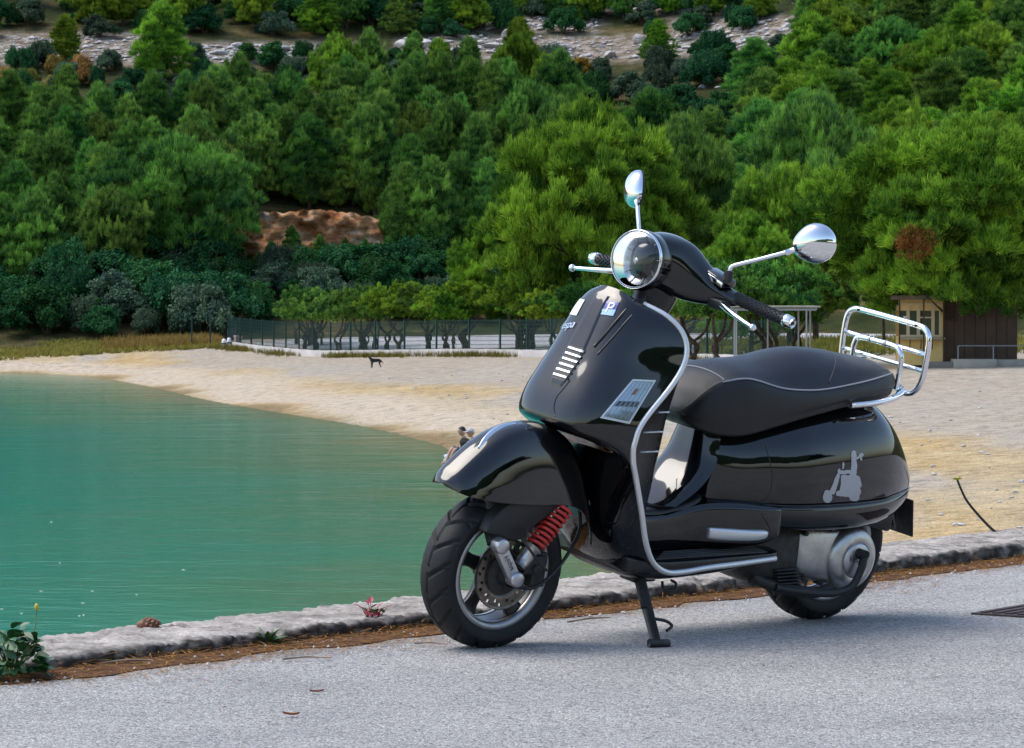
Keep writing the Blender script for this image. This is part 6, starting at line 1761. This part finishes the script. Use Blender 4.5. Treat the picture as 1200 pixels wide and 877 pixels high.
# dry leaves on the road
M['dleaf'] = pbr('dry_leaf', (.26, .075, .025), .8, var=.4, vscale=60)
def dry_leaf(px, py, l, label, rz):
    c = on_z(px, py, .004); ctrl = []
    for t, w in [(-1, .05), (-.6, .6), (-.1, 1), (.4, .75), (.8, .35), (1, .03)]:
        ctrl.append([(l * t, l * .38 * w * u, .002 + l * (.22 * abs(u) ** 1.5 + .18 * t * t)) for u in (-1, -.5, 0, .5, 1)])
    V, F, _ = surf(ctrl, 3, 3); o = obj('dry_leaf', V, F, M['dleaf']); o.location = c; o.rotation_euler = (0, 0, rz); tag(o, label, 'leaf'); return o
dry_leaf(371, 812, .020, 'curled reddish dry leaf on the asphalt, farther from the kerb plants than its smaller fellow', .2) if False else None
dry_leaf(371, 812, .019, 'reddish brown dry leaf on the bare asphalt, nearer to the kerb', .2)
dry_leaf(341, 839, .022, 'larger reddish brown dry leaf on the bare asphalt, farther from the kerb', -.3)
dry_leaf(263, 830, .007, 'tiny brown leaf scrap on the asphalt', .6)
dry_leaf(281, 799, .007, 'small brown leaf fragment just off the needle litter', -.5)
# pine cone on the coping
M['cone'] = pbr('pine_cone', (.19, .085, .045), .7, var=.4, vscale=60)
cp = on_z(191, 735, .05); cp = kp((cp - K0) @ KD, .35); pc = empty('pine_cone', (cp[0], cp[1], .042 + .012)); pc.rotation_euler = (0, R_(84), R_(15)); tag(pc, 'brown pine cone resting on top of the kerb', 'pine cone')
V, F = lathe([(0, -.038), (.012, -.034), (.017, -.015), (.018, 0), (.013, .02), (.004, .036), (0, .037)], 14, axis='Z'); obj('core', V, F, M['cone'], pc)
mbm = bpy.data.meshes.new('scale'); mbm.from_pydata([(0, -.006, -.003), (0, .006, -.003), (.009, 0, .002), (.004, -.007, .004), (.004, .007, .004), (.002, 0, -.004)], [], [(0, 5, 2, 3), (5, 1, 4, 2), (0, 3, 4, 1)]); mbm.materials.append(M['cone'])
for i in range(46):
    t = i / 45; z = -.034 + .066 * t; rr_ = np.interp(z, [-.038, -.015, 0, .02, .036], [.004, .0165, .0175, .0125, .003])
    o = bpy.data.objects.new('scale', mbm); col.objects.link(o); o.parent = pc; th = i * 2.399; o.location = (rr_ * math.cos(th), rr_ * math.sin(th), z); o.rotation_euler = (0, -.35, th); k = .55 + .5 * math.sin(math.pi * t); o.scale = (k, k, k)
# manhole grate at the right
M['grate'] = pbr('rusty_iron_grate', (.075, .052, .05), .75, metal=.3, bump=.6, bscale=120, var=.35, vscale=30)
q0, q1, q2 = on_z(1138, 719, .004), on_z(1200, 709, .004), on_z(1205, 731, .004)
gr = empty('drain_cover', (q0[0], q0[1], .0)); tag(gr, 'rusty iron drain cover set in the asphalt', 'drain cover')
gu = Vector(q1 - q0); gu.z = 0; gu.normalize(); gv = Vector((-gu.y, gu.x, 0)) * -1; gr.rotation_euler = (0, 0, math.atan2(gu.y, gu.x))
GW, GL = .62, .42
mb = MB(); mb.box((GW / 2, -GL / 2, .003), (GW, GL, .006)); mb.build('frame', M['grate'], gr)
for k in range(9):
    mb = MB(); mb.box((GW / 2, -.03 - (GL - .06) * k / 8, .008), (GW - .05, .024, .006)); mb.build('bar', M['grate'], gr, bevel=.002)

# ---- little plants
M['leafg'] = pbr('fresh_leaf', (.055, .15, .025), .45, var=.3, vscale=30); M['leafb'] = pbr('ivy_leaf', (.03, .105, .03), .4, var=.35, vscale=25); M['leafr'] = pbr('red_leaf', (.30, .025, .05), .5, var=.3, vscale=40)
M['stemg'] = pbr('green_stem', (.13, .18, .05), .7); M['stemd'] = pbr('dry_stem', (.035, .028, .022), .9); M['flower'] = pbr('yellow_flower', (.50, .42, .04), .6); M['berry'] = pbr('dark_berry', (.012, .018, .05), .35)
def leaf_geo(l, w, curl=.25, n=5):
    ctrl = []
    for i in range(n + 1):
        t = i / n; ww = w * math.sin(math.pi * (t * .92 + .06)) ** .8
        ctrl.append([(l * t, ww * u, -curl * l * t * t + abs(u) * ww * .25) for u in (-1, 0, 1)])
    V, F, _ = surf(ctrl, 2, 2); return V, F
def leaf_mesh(name, l, w, mat, curl=.25):
    V, F = leaf_geo(l, w, curl); me = mesh_np(name, V, F); me.materials.append(mat); me.polygons.foreach_set('use_smooth', np.ones(len(me.polygons), dtype=bool)); return me
def put_leaf(me, parent, p, rot, s, name='leaf'):
    o = bpy.data.objects.new(name, me); col.objects.link(o); o.parent = parent; o.location = p; o.rotation_euler = rot; o.scale = (s, s, s); return o
# leafy plant at the left end of the kerb
c = on_z(14, 796, .0); lp = empty('leafy_plant', tuple(c)); tag(lp, 'bushy green plant with broad leaves growing over the kerb end', 'plant')
lm = leaf_mesh('broad_leaf', .05, .024, M['leafb'])
for i in range(150):
    th = r.random() * 6.28; rad = .11 * math.sqrt(r.random()); z = r.random() ** .8 * .14 * (1 - (rad / .14) ** 2) + .01
    put_leaf(lm, lp, (rad * math.cos(th) * .8 - .01, rad * math.sin(th), z), (r.normal() * .4, -.3 + r.normal() * .4, th + r.normal() * .4), .45 + .5 * r.random())
for i in range(9):
    th = i * .7; V, F = tube([(0, 0, 0), (.04 * math.cos(th), .04 * math.sin(th), .06), (.075 * math.cos(th), .075 * math.sin(th), .11)], [.003, .0025, .0015], 5); obj('stem', V, F, M['stemg'], lp)
# flowering stem beside it
c = on_z(31, 770, .03); f0_ = Vector(c); tipw = Vector(at(43, 712, c[1] + .05)); fs = empty('wild_flower', tuple(c)); tag(fs, 'thin stem with a small ochre seed head rising from the kerb end', 'plant')
dv_ = tipw - f0_; V, F = tube(cr([(0, 0, 0), tuple(dv_ * .5 + Vector((.008, 0, 0))), tuple(dv_)], 4), .0016, 6); obj('stem', V, F, M['stemg'], fs)
V, F = lathe([(0, -.010), (.005, -.006), (.007, .002), (.004, .010), (0, .012)], 10, tuple(dv_), 'Z'); obj('seed_head', V, F, M['autumn'] if False else M['flower'], fs)
# rosette at the kerb foot
c = on_z(313, 757, .0); ro = empty('rosette_plant', tuple(c)); tag(ro, 'small bright green spiky rosette plant at the foot of the kerb', 'plant')
rm_ = leaf_mesh('strap_leaf', .075, .008, M['leafg'], .35)
for i in range(30): put_leaf(rm_, ro, (0, 0, .004), (r.normal() * .2, -.25 - .9 * (i % 3) / 2 * .8 - .1, i * 2.399), .7 + .4 * r.random())
# red weed
c = on_z(437, 739, .0); rd = empty('red_weed', tuple(c)); tag(rd, 'upright weed with crimson stems and leaves at the foot of the kerb', 'plant')
rl = leaf_mesh('red_leaf', .035, .009, M['leafr'], .2); gl = leaf_mesh('green_leaf', .03, .009, M['leafg'], .2)
for i in range(9):
    th = i * 2.4; hh = .05 + .05 * r.random(); tx, ty = .035 * math.cos(th) * r.random() * 1.6, .03 * math.sin(th)
    V, F = tube([(0, 0, 0), (tx * .4, ty * .4, hh * .5), (tx, ty, hh)], [.0022, .0018, .001], 5); obj('stem', V, F, M['leafr'], rd)
    for k in range(4): put_leaf(rl if (i + k) % 5 else gl, rd, (tx * (.4 + .2 * k), ty * (.4 + .2 * k), hh * (.4 + .2 * k)), (0, -.7, th + k * 2), .6 + .5 * r.random())
# small weeds
for i, (px, py, kind) in enumerate([(636, 716, 0), (667, 708, 0), (702, 707, 1), (727, 704, 1), (1082, 664, 1), (1151, 655, 1), (628, 724, 0)]):
    c = on_z(px, py, .0); w_ = empty('small_weed', tuple(c)); tag(w_, 'tiny green weed sprouting from the needle litter', 'plant', 'tiny weeds along the kerb')
    ml = leaf_mesh('weed_leaf', .034, .010, M['leafg'], .2) if i == 0 else ml
    for k in range(9): put_leaf(ml, w_, (0, 0, .003), (r.normal() * .2, -.5 - .5 * r.random(), k * 2.4), .5 + .5 * r.random())
# berry bush behind the kerb
c = on_z(664, 664, .0); c = kp((c - K0) @ KD, .50, 0); bb_ = empty('berry_bush', (c[0], c[1], -.12)); tag(bb_, 'low bush with dark blue berries behind the kerb beside the front wheel', 'bush')
sl = leaf_mesh('small_leaf', .02, .006, M['leafb'], .1)
for i in range(150):
    x, y, z = r.normal() * .11, r.normal() * .05, r.random() * .24 * math.exp(-0) ; put_leaf(sl, bb_, (x, y, z), (r.normal(), r.normal(), r.random() * 6.28), .7 + .6 * r.random())
bmh = bmesh.new(); bmesh.ops.create_icosphere(bmh, subdivisions=2, radius=.0055); bme = bpy.data.meshes.new('berry'); bmh.to_mesh(bme); bmh.free(); bme.materials.append(M['berry'])
for i in range(70): put_leaf(bme, bb_, (r.normal() * .11, r.normal() * .05, .08 + r.random() * .17), (0, 0, 0), .7 + .6 * r.random(), 'berry')
for i in range(14):
    x = r.normal() * .1; V, F = tube([(x * .5, 0, -.1), (x * .8, .01, .08), (x, .0, .2 + .05 * r.random())], [.002, .0016, .001], 5); obj('stem', V, F, M['stemg'], bb_)
# dry flower stalk leaning over the coping
b0 = kp(0, .42, .05); c = on_z(1171, 627, .05); dS = c[1]
P = [at(1171, 627, dS), at(1160, 618, dS), at(1145, 602, dS), at(1133, 587, dS), at(1126, 573, dS), at(1122, 563, dS)]
P = [Vector(p) - Vector(P[0]) for p in P]; fsk = empty('flower_stalk', tuple(at(1171, 627, dS))); tag(fsk, 'dark dry stalk with one yellow flower leaning over the coping', 'plant')
V, F = tube(cr([tuple(p) for p in P], 4), np.linspace(.006, .0045, 21), 8); obj('stalk', V, F, M['stemd'], fsk)
fm = leaf_mesh('petal', .028, .011, M['flower'], .1)
for i in range(9): put_leaf(fm, fsk, tuple(P[-1]), (r.normal() * .3, -.4 - .6 * r.random(), i * .8), .6 + .4 * r.random(), 'petal')
# white flecks floating on the water
M['fleck'] = pbr('white_fleck', (.8, .8, .78), .6)
r = np.random.default_rng(5)
for px, py in [(97, 707), (48, 693), (108, 693), (93, 722), (98, 721), (25, 719), (2, 714), (160, 697), (70, 660), (215, 668), (60, 612)]:
    c = on_z(px, py, ZW); mb = MB(); q = r.uniform(.012, .022)
    mb.add([(q * 1.6, 0, .002), (q * .3, q * 1.2, .002), (-q * 1.3, q * .6, .002), (-q * 1.2, -q * .7, .002), (q * .2, -q * 1.2, .002), (0, 0, .006), (0, 0, -.004)], [(0, 1, 5), (1, 2, 5), (2, 3, 5), (3, 4, 5), (4, 0, 5), (1, 0, 6), (2, 1, 6), (3, 2, 6), (4, 3, 6), (0, 4, 6)])
    o = mb.build('floating_fleck', M['fleck'], None); o.location = c; tag(o, 'small white fleck floating on the green water', 'debris', 'white flecks on the water')
# stones on the beach
r = np.random.default_rng(15)
for i in range(60):
    px, py = r.uniform(1040, 1230) if i < 34 else r.uniform(420, 620), r.uniform(455, 620) if i < 34 else r.uniform(430, 500)
    P = hit_terrain(px, py, 30, 200); o = bpy.data.objects.new('rock', RM[i % 6]); col.objects.link(o); w = r.uniform(.03, .09); o.location = (P[0], P[1], P[2] + .02); o.scale = (w, w, w * .5); o.rotation_euler = (0, 0, r.random() * 6)
    tag(o, 'small pale stone lying on the sand' if i < 34 else 'small pale stone on the gravel near the dog', 'stone', 'stones on the sand' if i < 34 else 'stones near the dog')
# dead brown patch in the huge pine
me_, st_, H, R = LIB[('shrub1', 'scrub')]
X_ = (1072 - CX) / FPX * 119.8
bp_ = np.array([X_, 119.8, 1.046 + (344 - 304) / FPX * 119.8])
Mi = (Matrix.Translation(BIGT.location) @ BIGT.rotation_euler.to_matrix().to_4x4() @ Matrix.Diagonal((*BIGT.scale, 1))).inverted()
V, va = blades(np.array([[r.normal() * .32, r.normal() * .25, .55 + r.normal() * .26] for _ in range(90)]) + bp_, np.tile(np.array([[0, -.5, .3]]), (90, 1)), np.clip(r.normal(.5, .2, 90), 0, 1), 22, .2, .03, .6, .1, r)
mm = tri_mesh('dead_needles', V, va); mm.materials.append(M['deadpine']); o = bpy.data.objects.new('dead_branch', mm); col.objects.link(o); o.parent = BIGT; o.matrix_parent_inverse = Mi; o['label'] = 'reddish brown dead branch'
V, F = tube([tuple(bp_ + np.array(q)) for q in [(0, 2.5, .2), (0, .8, .4), (0, 0, .55)]], [.06, .04, .02], 7); o2 = obj('limb', V, F, M['bark'], o)
